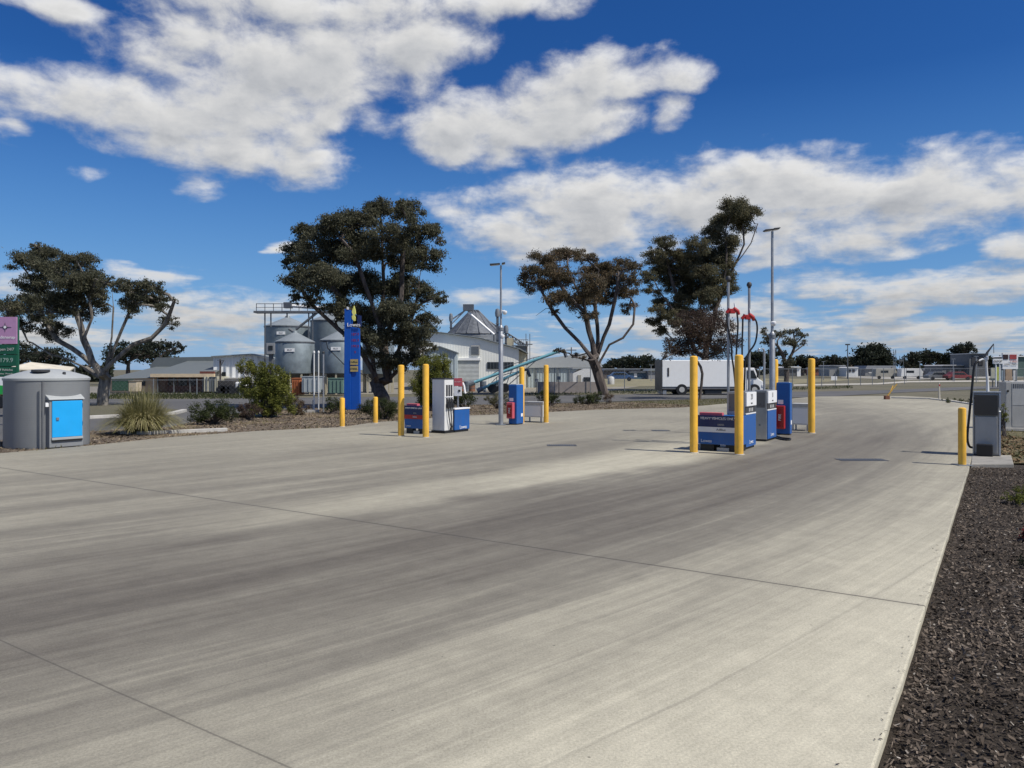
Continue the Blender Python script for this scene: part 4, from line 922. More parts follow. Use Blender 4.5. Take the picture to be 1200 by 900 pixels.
MB().tube([(0, 0, 0), (0, 0, zt - .08), (-.02, 0, zt - .02), (-.07, 0, zt), (-.13, 0, zt - .02), (-.15, 0, zt - .08)], .028, 10).build('pipe', galv, e, smooth=True)
MB().box(-.06, .06, -.06, .06, 0.001, .02).build('base_plate', galvd, e)
# hose lying on the concrete behind
mb = MB(); P0 = [(*G(907, 513), .02), (*G(915, 515.5), .02), (*G(924, 516.5), .02), (*G(926, 515), .02), (*G(917, 514), .02), (*G(909, 511.5), .02)]
tag(mb.tube(smoothp(P0), .02, 8).build('loose_hose', black, smooth=True), 'black hose lying on the concrete beside the red extinguisher box', 'hose')

# --- right-hand grey pump
sb = sitebox(1140, 1173, 1173.8, 535.5, 460); cx, cy, w, d_, h = sb; d_ = .45
e = empty('fuel_pump', (cx, cy, 0), SITE, 'grey steel high-flow pump with smoked upper panel on the right edge', 'fuel pump')
x0, x1, y0, y1 = -w / 2, w / 2, -.22, .23
MB().box(x0 + .02, x1 - .03, y0 + .02, y1 - .02, .02, h - .02).build('body', grey, e, bevel=.006)
MB().box(x0, x1, y0 + .0, y1, h - .019, h + .012).build('top_trim', steel, e, bevel=.006)
MB().box(x0 - .004, x0 + .019, y0, y1, .02, h - .02).build('side_trim', steel, e)
MB().box(x1 - .029, x1 - .002, y0, y1, .02, h * .70).build('side_trim', white, e)
MB().box(x1 - .029, x1 - .004, y0 + .0, y1, h * .78, h - .02).build('side_trim', white, e)
MB().prism([(y0 - .05, h * .64), (y0 - .075, h * .96), (y0 + .018, h * .96), (y0 + .018, h * .66)], 'x', x0 + .03, x1 - .05).build('upper_panel', mat('smoked_brown', (.06, .057, .053), .35), e, bevel=.006)
MB().box(x0 + .04, x1 - .06, y0 - .02, y0 + .018, .06, h * .62).build('door', grey, e, bevel=.006)
MB().box(x0 + w * .50, x0 + w * .60, y0 - .03, y0 - .021, h * .24, h * .30).build('door_handle', steel, e)
mb = MB(); mb.prism([(-.0, .02), (.0, .27), (-.20, .27), (-.17, .02)], 'x', x0 + w * .14, x0 + w * .72); o = mb.build('spill_bin', black, e, bevel=.02); o.location = (0, y0 - .025, -.02)
MB().box(x0, x1 - .02, y0, y1, -.0, .019).build('plinth', black, e)
def wl(px, py, Y=cy):     # photo point at this depth, in the pump's own frame
    X_, Z_ = XZ(px, py, Y); dxx, dyy = X_ - cx, Y - cy; c_, s_ = math.cos(-SITE), math.sin(-SITE)
    return (dxx * c_ - dyy * s_, dxx * s_ + dyy * c_, Z_)
MB().tube([wl(1157.5, 460), wl(1157, 445), wl(1156, 432), wl(1155.5, 420)], [.03, .026, .022, .022], 10).build('riser', white, e, smooth=True)
MB().tube([wl(1155.5, 421), wl(1151, 421), wl(1147, 423)], .018, 8).build('outlet', white, e, smooth=True)
MB().box(*(lambda p: (p[0] - .035, p[0] + .035, p[1] - .035, p[1] + .035, p[2] - .03, p[2] + .05))(wl(1156, 420))).build('head', whitep, e, bevel=.008)
MB().tube([wl(1154, 419), wl(1157, 413), wl(1164.5, 403)], [.03, .022, .010], 8).build('boom', dark, e)
MB().tube([wl(1164.5, 403), wl(1164.6, 414)], .006, 6).build('balance_cord', dark, e)
MB().tube([wl(*p) for p in [(a, b_) for a, b_, _ in smoothp([(1147, 423, 0), (1143, 426, 0), (1141, 434, 0), (1139.5, 450, 0), (1137.5, 470, 0), (1135.5, 490, 0), (1134, 505, 0), (1133.8, 516, 0), (1136, 523, 0), (1140, 524.5, 0)])]], .023, 8).build('hose', black, e, smooth=True)
pl = [G(1139, 534), G(1138, 544.5), G(1188, 544.5), G(1185, 534)]
slab('pump_plinth', pl, -.1, .01, mat('worn_plinth', (.27, .255, .225), .9, var=.25, vscale=3, bump=.3), None, bevel=.01); tag(C.objects['pump_plinth'], 'concrete plinth under the right grey pump', 'plinth')

# --- switchboard
x, y = G(1198, 503); s_ = y / F
e = empty('switchboard', (x, y, 0), R(-12), 'pale grey electrical switchboard on a slab behind the right pump', 'electrical cabinet')
W_, H_ = 36 * s_, (503 - 447) * s_
MB().box(-W_ / 2 + .13, W_ / 2 + .4, -.02, .5, .04, H_).build('body', greyl, e, bevel=.008)
MB().box(-W_ / 2, -W_ / 2 + .128, -.05, .45, .04, H_ * .985).build('side_bay', grey, e, bevel=.008)
MB().box(-W_ / 2 + .17, W_ / 2 + .36, -.034, -.021, H_ * .50, H_ * .97).build('door', greyl, e, bevel=.004)
MB().box(-W_ / 2 + .17, W_ / 2 + .36, -.030, -.021, .08, H_ * .49).build('lower_door', grey, e, bevel=.004)
mb = MB()
for q in range(7): mb.box(-W_ / 2 + .2 + q * .055, -W_ / 2 + .225 + q * .055, -.039, -.035, H_ * .86, H_ * .95)
mb.build('vent_slots', dark, e)
MB().box(-W_ / 2 + .03, -W_ / 2 + .07, -.08, -.051, H_ * .78, H_ * .82).build('lock', black, e)
MB().box(-W_ / 2 - .1, W_ / 2 + .5, -.12, .6, -.05, .039).build('slab', conc, e, bevel=.008)

# --- oil tank bin at the left
x, y = G(53.5, 524.5); y += .93; x = (55.5 - 600) * y / F; rad = 43.6 * y / F; H_ = EYE - (443.5 - HZ) * (y - rad * .9) / F
tankg = mat('tank_plastic', (.235, .245, .250), .5, var=.06, vscale=1.5, dirt=.12, corr=(2, .05, .03))
tankl = mat('tank_lid_plastic', (.37, .385, .38), .5, var=.06, vscale=2)
e = empty('waste_oil_tank', (x, y, -.05), R(14), 'round grey plastic waste-oil tank with a bright blue door', 'tank')
MB().lathe([(rad * .985, 0), (rad, .05), (rad, H_), (rad * 1.01, H_ + .03)], 64).build('body', tankg, e, smooth=True)
lid = MB().lathe([(rad * 1.02, H_ + .0), (rad * 1.025, H_ + .05), (rad * .95, H_ + .10), (rad * .55, H_ + .21), (rad * .28, H_ + .26), (rad * .05, H_ + .27)], 64).build('lid', tankl, e, smooth=True)
hh_ = MB(); hh_.lathe([(.19, H_ + .20), (.19, H_ + .245), (.17, H_ + .25), (.16, H_ + .22)], 28, 0.02, -rad * .58); hh_.build('hatch', dark, lid, smooth=True)
MB().lathe([(.035, H_ + .12), (.035, H_ + .19), (.02, H_ + .20)], 12, .50, -rad * .55).build('vent_cap', dark, lid)
# recess with cabinet and door, on the front right of the tank
a0 = R(-49); cxx, cyy = 0.0, 0.0
bay = empty('door_bay', (math.cos(a0) * (rad - .30), math.sin(a0) * (rad - .30), 0), a0 + R(90)); bay.parent = e
bw = .74
MB().prism([(-bw / 2, .03), (bw / 2, .03), (bw / 2, H_ * .72), (-bw / 2, H_ * .72)], 'y', -.36, .1).build('bay_frame', tankg, bay, bevel=.01)
MB().prism([(-.40, H_ * .72 + .001), (-.375, H_ * .72 + .03), (-.20, H_ * .72 + .12), (.1, H_ * .72 + .12), (.1, H_ * .72 + .001)], 'x', -bw / 2 - .02, bw / 2 + .02).build('bay_hood', tankl, bay, bevel=.01)
sky_blue = mat('sky_blue_door', (.01, .37, .80), .38, var=.04, dirt=.05)
dr = MB().box(-bw / 2 + .05, bw / 2 - .03, -.385, -.362, .26, H_ * .70).build('door', sky_blue, bay, bevel=.008)
MB().box(-bw / 2 + .13, -bw / 2 + .19, -.405, -.386, H_ * .42, H_ * .46).build('latch', galvd, dr)
MB().box(-bw / 2 + .04, bw / 2 - .02, -.40, -.362, .20, .255).build('drip_tray', tankl, bay, bevel=.006)
MB().box(-bw / 2 + .05, bw / 2 - .03, -.39, -.362, .165, .199).build('tray_gap', black, bay)
MB().box(-bw / 2 - .07, -bw / 2 - .005, -.34, -.30, H_ * .62, H_ * .68).build('notice', whitep, bay)
for k in (.35, .62): MB().box(bw / 2 - .03, bw / 2 - .008, -.395, -.362, H_ * k, H_ * k + .06).build('hinge', galvd, bay)
MB().prism([(-.345, .02), (-.345, H_ - .02), (-.30, H_ - .02), (-.30, .02)], 'x', -bw / 2 - .14, -bw / 2 - .10).build('rib', mat('tank_rib_grey', (.12, .125, .13), .6), bay)  # upright rib left of the bay, darker grey than the tank body

# --- purple and green service sign at the left edge
Y_ = 25.0; s_ = Y_ / F; xr = (20.5 - 600) * s_
e = empty('service_sign', (xr - .95, Y_, -.06), R(0), 'tall purple and green roadside service sign beyond the grey tank', 'sign')
def zr(py): return EYE - (py - HZ) * s_ + .06
purple = mat('faded_purple', (.44, .24, .40), .55, var=.08, vscale=5); gsign = mat('dark_green_sign', (.006, .085, .045), .5, var=.08)
for sx in (-.88, .93): MB().box(sx - .03, sx + .03, 0, .08, 0, zr(371)).build('post', mat('green_post', (.015, .10, .06), .5), e)
MB().box(-.95, .95, -.05, -.001, zr(403), zr(371.5)).build('purple_panel', purple, e)
MB().box(-.95, .95, -.05, -.001, zr(415), zr(404.0)).build('green_panel', gsign, e)
MB().box(-.95, .95, -.05, -.001, zr(429), zr(415.8)).build('price_panel', gsign, e)
MB().box(-.95, .95, -.05, -.001, zr(441), zr(429.8)).build('green_panel', gsign, e)
MB().box(-.95, .95, -.05, -.001, zr(451), zr(441.6)).build('white_panel', whitep, e)
MB().box(-.95, .95, -.05, -.001, zr(462), zr(451.6)).build('bright_green_panel', mat('bright_green', (.02, .32, .06), .5), e)
star = []
for k in range(16):
    an = 2 * math.pi * k / 16; rr_ = (.17, .035, .08, .035)[k % 4]; star.append((.58 + rr_ * math.cos(an) * 1.25, zr(383.5) + rr_ * math.sin(an) * .9))
MB().prism(star, 'y', -.062, -.051).build('star_emblem', dark, e)
MB().prism([(.58 + .045 * math.cos(2 * math.pi * k / 12), zr(383.5) + .045 * math.sin(2 * math.pi * k / 12)) for k in range(12)], 'y', -.068, -.063).build('star_centre', whitep, e)
text('lettering', 'denerup', .145, (.66, -.056, zr(395.5)), FR, whitep, e, .003)
text('lettering', 'Open 24/7', .135, (.58, -.056, zr(409.5)), FR, greyl, e, .003)
text('price_digits', '179.9', .20, (.62, -.056, zr(422.3)), FR, mat('pale_digits', (.30, .42, .36), .5), e, .003)
text('lettering', 'All Vehicles', .105, (.58, -.056, zr(433.5)), FR, greyl, e, .003)
text('lettering', 'Drive Through', .075, (.60, -.056, zr(438.0)), FR, greyl, e, .003)

# --- blue price pylon
Y_ = 31.0; s_ = Y_ / F; e = empty('price_pylon', ((414 - 600) * s_, Y_, -.06), R(-4), 'tall blue fuel price pylon with a yellow flame emblem', 'sign')
pylb = mat('pylon_blue', (.005, .080, .40), .4, var=.05)
def qp(px, py): return ((px - 414) * s_, EYE - (py - HZ) * s_ + .06)
MB().prism([qp(404, 480), qp(404.6, 362), qp(412.4, 364), qp(412.4, 480)], 'y', -.14, .14).build('main_blade', pylb, e, bevel=.01)
MB().prism([qp(412.5, 480), qp(412.5, 383.5), qp(421.5, 384.5), qp(422.5, 480)], 'y', -.10, .10).build('price_blade', pylb, e, bevel=.01)
MB().prism([qp(419.4, 383), qp(419.6, 369), qp(423.2, 370), qp(423.2, 383)], 'y', -.08, .08).build('wing', navy, e)
fl = [qp(*p) for p in ((415.8, 358.5), (417.3, 364), (417.6, 368), (416.4, 370), (417.4, 373), (417, 376), (415.8, 376.5), (413.5, 374), (413.2, 370.5), (414.6, 369.5), (413.2, 366), (414, 362.5))]
MB().prism(fl, 'y', -.12, -.04).build('flame_emblem', mat('flame_yellow', (.72, .70, .18), .5), e)
MB().prism([qp(407.6, 359.5), qp(410, 360.5), qp(410, 363), qp(407.6, 363)], 'y', -.16, -.141).build('white_badge', whitep, e)
text('logo', 'Lowes', .21, (qp(415.8, 0)[0], -.16, qp(0, 381)[1]), FR, whitep, e, .01)
price_red = mat('price_red', (.28, .03, .10), .5)
for i, py in enumerate((392, 399, 406, 413)):
    text('price_digits', ('187.9', '185.9', '199.9', '9')[i], .15, (qp(417, 0)[0], -.104, qp(0, py)[1]), FR, price_red, e, .003)
for i, (a, b_) in enumerate(((421, 427.5), (429, 435.5))):
    p0, p1 = qp(411.8, b_), qp(420.8, a)
    pn = MB().box(p0[0], p1[0], -.166, -.142, p0[1], p1[1]).build('yellow_plate', mat('plate_yellow', (.42, .32, .12), .5), e)
    text('lettering', ('AdBlue', 'DIESEL')[i], .10, ((p0[0] + p1[0]) / 2, -.169, (p0[1] + p1[1]) / 2), FR, dark, e, .002)

# --- white pipes
Y_ = 32.2; s_ = Y_ / F
MBp = [(368, 413.5, 1.5, white), (373.3, 413.5, 1.5, white), (379, 414, 1.9, galv)]
labs = ['left one of three tall pale vent pipes in the garden bed', 'middle one of three tall pale vent pipes in the garden bed', 'thickest and darkest of three tall vent pipes, on the right']
for (px, pt, wd, mm), lb in zip(MBp, labs):
    e = empty('vent_pipe', ((px - 600) * s_, Y_, -.05), 0, lb, 'pipe', 'tall vent pipes in the bed'); zt = EYE - (pt - HZ) * s_ + .05
    MB().lathe([(wd * s_ / 2, 0), (wd * s_ / 2, zt)], 12).build('pipe', mm, e, smooth=True)
    MB().lathe([(wd * s_ * .75, zt - .02), (wd * s_ * .8, zt + .05), (.02, zt + .09)], 12).build('cap', mm if mm is white else dark, e, smooth=True)
MB_ = MB(); MB_.box(-.5, .45, -.2, .2, 0, .12); o = MB_.build('pipe_slab', conc, bevel=.01, loc=((363 - 600) * s_, Y_ - .35, -.05)); tag(o, 'low concrete slab in front of the tall vent pipes', 'slab')
for k, px in enumerate((350, 364.5)):
    e = None
    o = MB().lathe([(.02, 0), (.02, .5)], 8).build('marker_stake', galv, loc=((px - 600) * s_, Y_ + .3, -.05)); tag(o, ['short thin grey stake left of the vent pipes', 'short thin grey stake right against the left vent pipe'][k], 'stake')

# ================================================================ BACKGROUND STRUCTURES
def pb(mb, x0, x1, yt, yb, Y, dep, dy=0):
    a, z1 = XZ(x0, yt, Y + dy); b_, z0 = XZ(x1, yb, Y + dy); return mb.box(a, b_, Y + dy, Y + dy + dep, z0, z1)
def wbox(name, m, parent, x0, x1, yt, yb, Y, dep, dy=0, bevel=0):
    """box read off the photo at depth Y, as a child of an Empty at (px, py): coordinates are made local"""
    mb = MB(); pb(mb, x0, x1, yt, yb, Y, dep, dy); o = mb.build(name, m, bevel=bevel)
    if parent is not None:
        o.parent = parent
        for v in o.data.vertices: v.co -= parent.location
    return o
def bempty(name, px, Y, label, cat, group=None): return empty(name, ((px - 600) * Y / F, Y, -.1), 0, label, cat, group)
def local(o, parent):
    o.parent = parent
    for v in o.data.vertices: v.co -= parent.location
    return o
corr = mat('corrugated_zinc', (.20, .24, .26), .55, .25, var=.22, vscale=1.6, corr=(2, .08, .10))
corrr = mat('zinc_roof', (.27, .30, .31), .55, .25, var=.12, vscale=1.0)
zincd = mat('zinc_dark', (.12, .13, .145), .55, .4, var=.2, vscale=1.0)
cladw = mat('white_cladding', (.80, .80, .74), .6, var=.04, vscale=.6, corr=(0, .25, .08))
cladg = mat('blue_grey_cladding', (.36, .42, .44), .6, var=.06, vscale=.6, corr=(0, .3, .3))
gantrym = mat('gantry_steel', (.15, .16, .17), .6, .4)
def silo(px0, px1, pyw, pyapex, pyb, Y, label, text_=None):
    s_ = Y / F; cxp = (px0 + px1) / 2; rad = (px1 - px0) / 2 * s_; Yc = Y + rad
    s2 = Yc / F; rad = (px1 - px0) / 2 * s2; zw = EYE - (pyw - HZ) * s2; za = EYE - (pyapex - HZ) * s2; zb = EYE - (pyb - HZ) * s2
    e = empty('grain_silo', ((cxp - 600) * s2, Yc, -.1), 0, label, 'silo', 'corrugated grain silos'); zw += .1; za += .1; zb += .1
    prof = [(rad * .985, zb)]
    MB().lathe([(rad * .99, zb), (rad, zb + .05), (rad, zw), (rad * .99, zw + .02)], 48).build('wall', corr, e, smooth=True)
    MB().lathe([(rad * 1.03, zw - .02), (rad * 1.03, zw + .04), (rad * .12, za - .12), (rad * .10, za), (.02, za + .03)], 24).build('roof', corrr, e)
    mb = MB(); mb.lathe([(rad * 1.015, zw - .10), (rad * 1.015, zw - .03)], 48); mb.build('rim', zincd, e)
    for k in range(10):
        an = 2 * math.pi * (k + .5) / 10; MB().box(rad * .92 * math.cos(an) - .06, rad * .92 * math.cos(an) + .06, rad * .92 * math.sin(an) - .06, rad * .92 * math.sin(an) + .06, 0, zb).build('leg', mat('silo_leg', (.42, .38, .28), .7), e)
    MB().lathe([(rad * .9, zb - .01), (rad * .15, max(.5, zb - rad * .55))], 24).build('hopper', zincd, e, smooth=True)
    if text_:
        MB().box(-.35, .35, -rad - .03, -rad + .04, zw - .75, zw - .50).build('name_plate', whitep, e)
        text('lettering', text_, .17, (0, -rad - .035, zw - .625), FR, dark, e, .002)
    return e
silo(311, 363, 383, 370.5, 436, 64, 'back left corrugated silo, top left of the group', 'SILO')
silo(364.5, 414, 376.5, 365, 436, 63, 'back silo between the left pair and the blue pylon', None)
silo(323.5, 368, 401, 388, 437.5, 56, 'front left corrugated silo with a white name plate', 'SILO')
silo(375.5, 422, 399.5, 386, 437.5, 56, 'front silo partly hidden by the blue pylon', 'SILO')
silo(425, 462, 395, 384, 438, 60, 'silo glimpsed behind the trunk of the dense gum tree', None)
# ground equipment under the silos
def crate(name, m, x0, x1, yt, yb, Y, label, cat, rib=True):
    e = bempty(name, (x0 + x1) / 2, Y, label, cat)
    wbox('body', m, e, x0, x1, yt, yb, Y, 1.2, bevel=.03)
    wbox('lid', m, e, x0 - .5, x1 + .5, yt - 1, yt - .1, Y, 1.25, -.03)
    mb = MB()
    for k in range(4): pb(mb, x0 + (x1 - x0) * (k + .5) / 4 - .3, x0 + (x1 - x0) * (k + .5) / 4 + .3, yt + 1, yb - 1, Y, .05, -.06)
    local(mb.build('ribs', m), e)
    return e
crate('storage_bin', mat('rust_orange', (.40, .13, .05), .7, var=.2), 341.5, 351.5, 444, 463, 54, 'rusty orange bin under the front left silo', 'bin')
crate('storage_tank', mat('pale_tank', (.34, .38, .40), .5, var=.1), 353.5, 375, 442, 460, 53.5, 'large pale grey tank under the front silos', 'tank')
crate('storage_tank', mat('green_tank', (.12, .20, .17), .6, var=.1), 384, 402, 444, 461, 53.5, 'dull green tank left of the blue pylon', 'tank')
# gantry
e = bempty('gantry', 350, 60, 'steel walkway and conveyor running over the silo tops', 'gantry')
wbox('walkway', gantrym, e, 297, 425, 364.2, 366.6, 60, .9)
mb = MB()
for k in range(12): pb(mb, 300 + k * 10, 300.6 + k * 10, 355.5, 364.2, 60, .06)
pb(mb, 300, 412, 355.6, 356.3, 60, .05); pb(mb, 300, 412, 360, 360.5, 60, .05); local(mb.build('handrail', gantrym), e)
mb = MB(); 
for px, pb_ in ((309.6, 460), (316.6, 383), (335.6, 372), (361, 462), (365.6, 462)): pb(mb, px, px + 1.1, 366.6, pb_, 60, .12, .2)
local(mb.build('support_posts', gantrym), e)
mb = MB(); mb.tube([(*XZ(340, 358, 60)[:1], 60.3, XZ(340, 358, 60)[1]), (XZ(408, 363, 60)[0], 60.3, XZ(408, 363, 60)[1])], .14, 8); local(mb.build('conveyor_tube', whitep), e)
mb = MB(); mb.tube([(XZ(371, 366, 60)[0], 60.2, XZ(371, 366, 60)[1]), (XZ(346, 386, 60)[0], 60.2, XZ(346, 386, 60)[1])], .10, 8)
local(mb.build('chute', gantrym), e)
mb = MB(); mb.tube([(XZ(343, 386, 60)[0], 59, XZ(343, 386, 60)[1]), (XZ(365, 400, 60)[0], 59, XZ(365, 400, 60)[1])], .12, 8); local(mb.build('chute', gantrym), e)
mb = MB(); a, z = XZ(337, 358, 60); mb.box(a - .3, a + .3, 59.9, 60.4, z - .2, z + .25); local(mb.build('drive_motor', zincd), e)
e = bempty('control_hut', 317, 59, 'small square steel hut hung at the left side of the silos', 'hut')
wbox('body', mat('hut_grey', (.26, .27, .28), .6), e, 312, 322, 402, 415, 59, .8, bevel=.02); wbox('window', glassd, e, 314.5, 319.5, 405, 410, 59, .03, -.04); wbox('stand', gantrym, e, 315, 319, 415, 462, 59, .3, .2)

# ---- white gable shed
Y_ = 70.0; e = bempty('farm_shed', 563, Y_, 'large white clad shed with a roller door and dark windows', 'shed')
def poly(pts, Y, dy0, dy1): return MB().prism([XZ(px, py, Y) for px, py in pts], 'y', Y + dy0, Y + dy1)
local(poly([(500, 461), (500, 389.5), (517, 390.5), (562, 396.5), (608, 409.5), (608, 461)], Y_, 0, 14).build('wall', cladw), e)
local(poly([(608.1, 461), (608.1, 409.8), (617.5, 414.5), (617.5, 461)], Y_, 2.5, 14).build('side_wall', mat('cream_cladding', (.62, .58, .46), .6, corr=(0, .25, .2))), e)
local(poly([(498, 389.2), (517, 390.1), (562, 396.1), (609, 409.2), (619, 414.4), (619, 413.6), (609, 408.2), (562, 395.2), (517, 389.2), (498, 388.2)], Y_, -.3, 14.2).build('roof', corrr), e)
rd = wbox('roller_door', mat('roller_grey', (.42, .44, .44), .5, corr=(2, .12, .6)), e, 535.5, 561.5, 422.5, 461, Y_, .1, -.08)
wbox('door_header', whitep, e, 534, 563, 419.5, 422.3, Y_, .2, -.2)
o = wbox('louvre', grey, e, 552, 562, 404.5, 416, Y_, .1, -.1)
mb = MB()
for k in range(6): pb(mb, 552.8, 561.2, 406 + k * 1.7, 406.6 + k * 1.7, Y_, .05, -.16)
local(mb.build('slats', galvd), e)
for (a, b_) in ((571, 586.2), (586.8, 602)):
    wd = wbox('window', glassd, e, a, b_, 424.3, 432.5, Y_, .1, -.08); mb = MB()
    for k in range(1, 4): pb(mb, a + (b_ - a) * k / 4 - .15, a + (b_ - a) * k / 4 + .15, 424.3, 432.5, Y_, .03, -.12)
    local(mb.build('mullions', galvd), e)
# lean-to beside it
e = bempty('lean_to', 520, 68, 'small blue-grey lean-to attached left of the roller door', 'shed')
local(poly([(497, 462), (497, 411), (515, 406), (535, 413), (535, 462)], 68, 0, 1.9).build('wall', cladg), e)
local(poly([(496, 411), (515, 405.2), (536, 412.6), (536, 413.6), (515, 406.2), (496, 412)], 68, -.2, 2.0).build('roof', corrr), e)
# ---- big dark bin and its conveyors behind the shed
Y_ = 92; s2 = Y_ / F
e = empty('storage_bin', ((556 - 600) * s2, Y_, -.1), 0, 'huge grey conical-roofed grain bin rising behind the white shed', 'silo')
zw = EYE - (391 - HZ) * s2; za = EYE - (363 - HZ) * s2; rad = 31 * s2
MB().lathe([(rad, 0), (rad, zw)], 48).build('wall', mat('dark_zinc_wall', (.20, .215, .23), .55, .4, corr=(2, .15, .3)), e, smooth=True)
MB().lathe([(rad * 1.03, zw), (rad * .30, za - .4), (rad * .12, za), (.05, za + .1)], 28).build('roof', mat('dark_zinc_roof', (.12, .13, .145), .6, .2, var=.35), e)
mb = MB()
for k in range(14):
    an = 2 * math.pi * k / 14; mb.tube([(rad * 1.035 * math.cos(an), rad * 1.035 * math.sin(an), zw + .05), (rad * .14 * math.cos(an), rad * .14 * math.sin(an), za + .05)], .07, 4)
mb.build('roof_ribs', zincd, e)
for k in range(16):
    pass
def lt(px, py, dy, ex, ey): xx, z_ = XZ(px, py, Y_ + dy); return (xx - ex, dy, z_ + .1)
ex = (556 - 600) * s2
e2 = empty('grain_conveyor', (ex, Y_ - 6, -.1), 0, 'white sloping conveyor running down from the big bin apex', 'conveyor'); 
def q2(px, py, dy=0): xx, z_ = XZ(px, py, Y_ - 6); return (xx - ex, dy, z_ + .1)
mb = MB(); mb.tube([q2(549, 366), q2(579, 392)], .14, 6); mb.build('conveyor_tube', whitep, e2); mb = MB(); mb.tube([q2(549, 366), q2(548, 362), q2(527, 376)], .09, 5); mb.tube([q2(546, 363), q2(528, 381)], .06, 5); mb.build('brace', galv, e2)
mb = MB(); x_, _, z_ = q2(548, 361); mb.box(x_ - .5, x_ + .7, -.4, .4, z_ - .3, z_ + .4); mb.build('head_box', zincd, e2)
mb = MB(); mb.tube([q2(579, 392), (q2(579, 392)[0], 0, 0)], .10, 6); mb.build('support', gantrym, e2)
def tower(px, pt, w_, Y, label, dome=False):
    s_ = Y / F; e = empty('bucket_elevator', ((px - 600) * s_, Y, -.1), 0, label, 'elevator tower', 'elevator towers'); zt = EYE - (pt - HZ) * s_ + .1; h2 = w_ * s_ / 2
    MB().box(-h2, h2, -h2, h2, 0, zt - .6).build('leg', zincd, e)
    MB().lathe([(h2 * 1.7, zt - .9), (h2 * 2.0, zt - .5), (h2 * 1.5, zt - .1), (.05, zt)], 14).build('head', galvd, e, smooth=True)
    mb = MB()
    for k in range(1, 6): mb.box(-h2 * 1.5, h2 * 1.5, -h2 * 1.5, h2 * 1.5, zt * (.3 + .1 * k), zt * (.3 + .1 * k) + .06)
    mb.build('collars', gantrym, e)
tower(528.5, 367, 2.4, 84, 'narrow elevator tower at the left edge of the big bin')
tower(583, 361.5, 3.0, 84, 'tall round-headed elevator tower directly behind the left lamp pole')
tower(593, 381, 3.0, 86, 'shorter cyclone tower right of the left lamp pole')
# long truss from the apex to the right
e = empty('roof_truss', ((570 - 600) * Y_ / F, Y_ + 1, -.1), 0, 'dark lattice conveyor sloping from the bin apex to the right', 'conveyor'); ex3 = e.location.x
def q3(px, py): xx, z_ = XZ(px, py, Y_ + 1); return (xx - ex3, 0, z_ + .1)
mb = MB(); A0, A1, B0, B1 = (552, 363), (616, 404), (552, 368), (616, 409)
mb.tube([q3(*A0), q3(*A1)], .09, 5); mb.tube([q3(*B0), q3(*B1)], .09, 5)
for k in range(16):
    t0, t1 = k / 16, (k + 1) / 16
    a = (A0[0] + (A1[0] - A0[0]) * t0, A0[1] + (A1[1] - A0[1]) * t0); b_ = (B0[0] + (B1[0] - B0[0]) * t1, B0[1] + (B1[1] - B0[1]) * t1); mb.tube([q3(*a), q3(*b_)], .05, 4); mb.tube([q3(*b_), q3(b_[0], b_[1] - 5)], .05, 4)
mb.build('truss', gantrym, e)
mb = MB()
for px in (600, 610): mb.tube([q3(px, 400), (q3(px, 0)[0], 0, 0)], .1, 5)
mb.build('support_posts', gantrym, e)
# yellowish plant block and catwalk right of shed top
e = bempty('plant_tower', 600, 82, 'cream processing block with a railed catwalk above the shed roof', 'plant building')
wbox('block', mat('cream_block', (.42, .37, .26), .7, var=.2), e, 594, 602, 396, 461, 82, 3); wbox('catwalk', gantrym, e, 600, 619, 404.5, 405.6, 82, 1.2, -.3)
mb = MB()
for k in range(8): pb(mb, 601 + k * 2.5, 601.35 + k * 2.5, 398, 404.5, 82, .05, -.3)
pb(mb, 601, 619, 397.8, 398.4, 82, .05, -.3); 
for px in (616, 620.5): pb(mb, px, px + .8, 391, 461, 82, .1, .6)
local(mb.build('handrail', gantrym), e); wbox('hopper', zincd, e, 604, 616, 405.7, 424, 82, 2.0, .2)
# ---- teal grain augers
teal = mat('teal_paint', (.17, .40, .46), .5, var=.15); 
def auger(p0, p1, rp, Y, label, wheels=True):
    x0_, z0_ = XZ(*p0, Y); x1_, z1_ = XZ(*p1, Y); ex = (x0_ + x1_) / 2; e = empty('grain_auger', (ex, Y, -.1), 0, label, 'grain auger', 'teal grain augers')
    a = Vector((x0_ - ex, 0, z0_ + .1)); b_ = Vector((x1_ - ex, 0, z1_ + .1)); MB().tube([a, b_], rp, 12).build('tube', teal, e, smooth=True)
    MB().tube([a - (b_ - a).normalized() * .5, a], rp * 1.7, 10).build('intake', galvd, e); MB().tube([b_, b_ + Vector((.4, 0, .05)), b_ + Vector((.6, 0, -.5))], rp * 1.1, 8).build('spout', zincd, e)
    mb = MB(); m1 = a.lerp(b_, .35); m2 = a.lerp(b_, .7); up_ = Vector((0, 0, .75))
    mb.tube([a.lerp(b_, .15), m1 + up_ * .5, m2 + up_ * .3, a.lerp(b_, .9)], .03, 5); mb.tube([m1, m1 + up_ * .5], .03, 5); mb.tube([m2, m2 + up_ * .3], .03, 5); mb.build('truss_rod', gantrym, e)
    if wheels:
        mb = MB(); w0 = a.lerp(b_, .45)
        for sy in (-.7, .7): mb.tube([w0, (w0.x - .6, sy, .35)], .04, 5); mb.tube([a.lerp(b_, .75), (w0.x - .6, sy, .35)], .04, 5)
        mb.build('undercarriage', gantrym, e)
        for sy in (-.75, .75): MB().tube([(w0.x - .6, sy - .1, .36), (w0.x - .6, sy + .1, .36)], .36, 16).build('wheel', black, e)
    return e
auger((556, 448), (655, 411.5), .13, 62, 'longest teal grain auger slanting up across the white shed')
auger((566, 455), (612, 434), .11, 60, 'shorter teal grain auger beneath the long one')
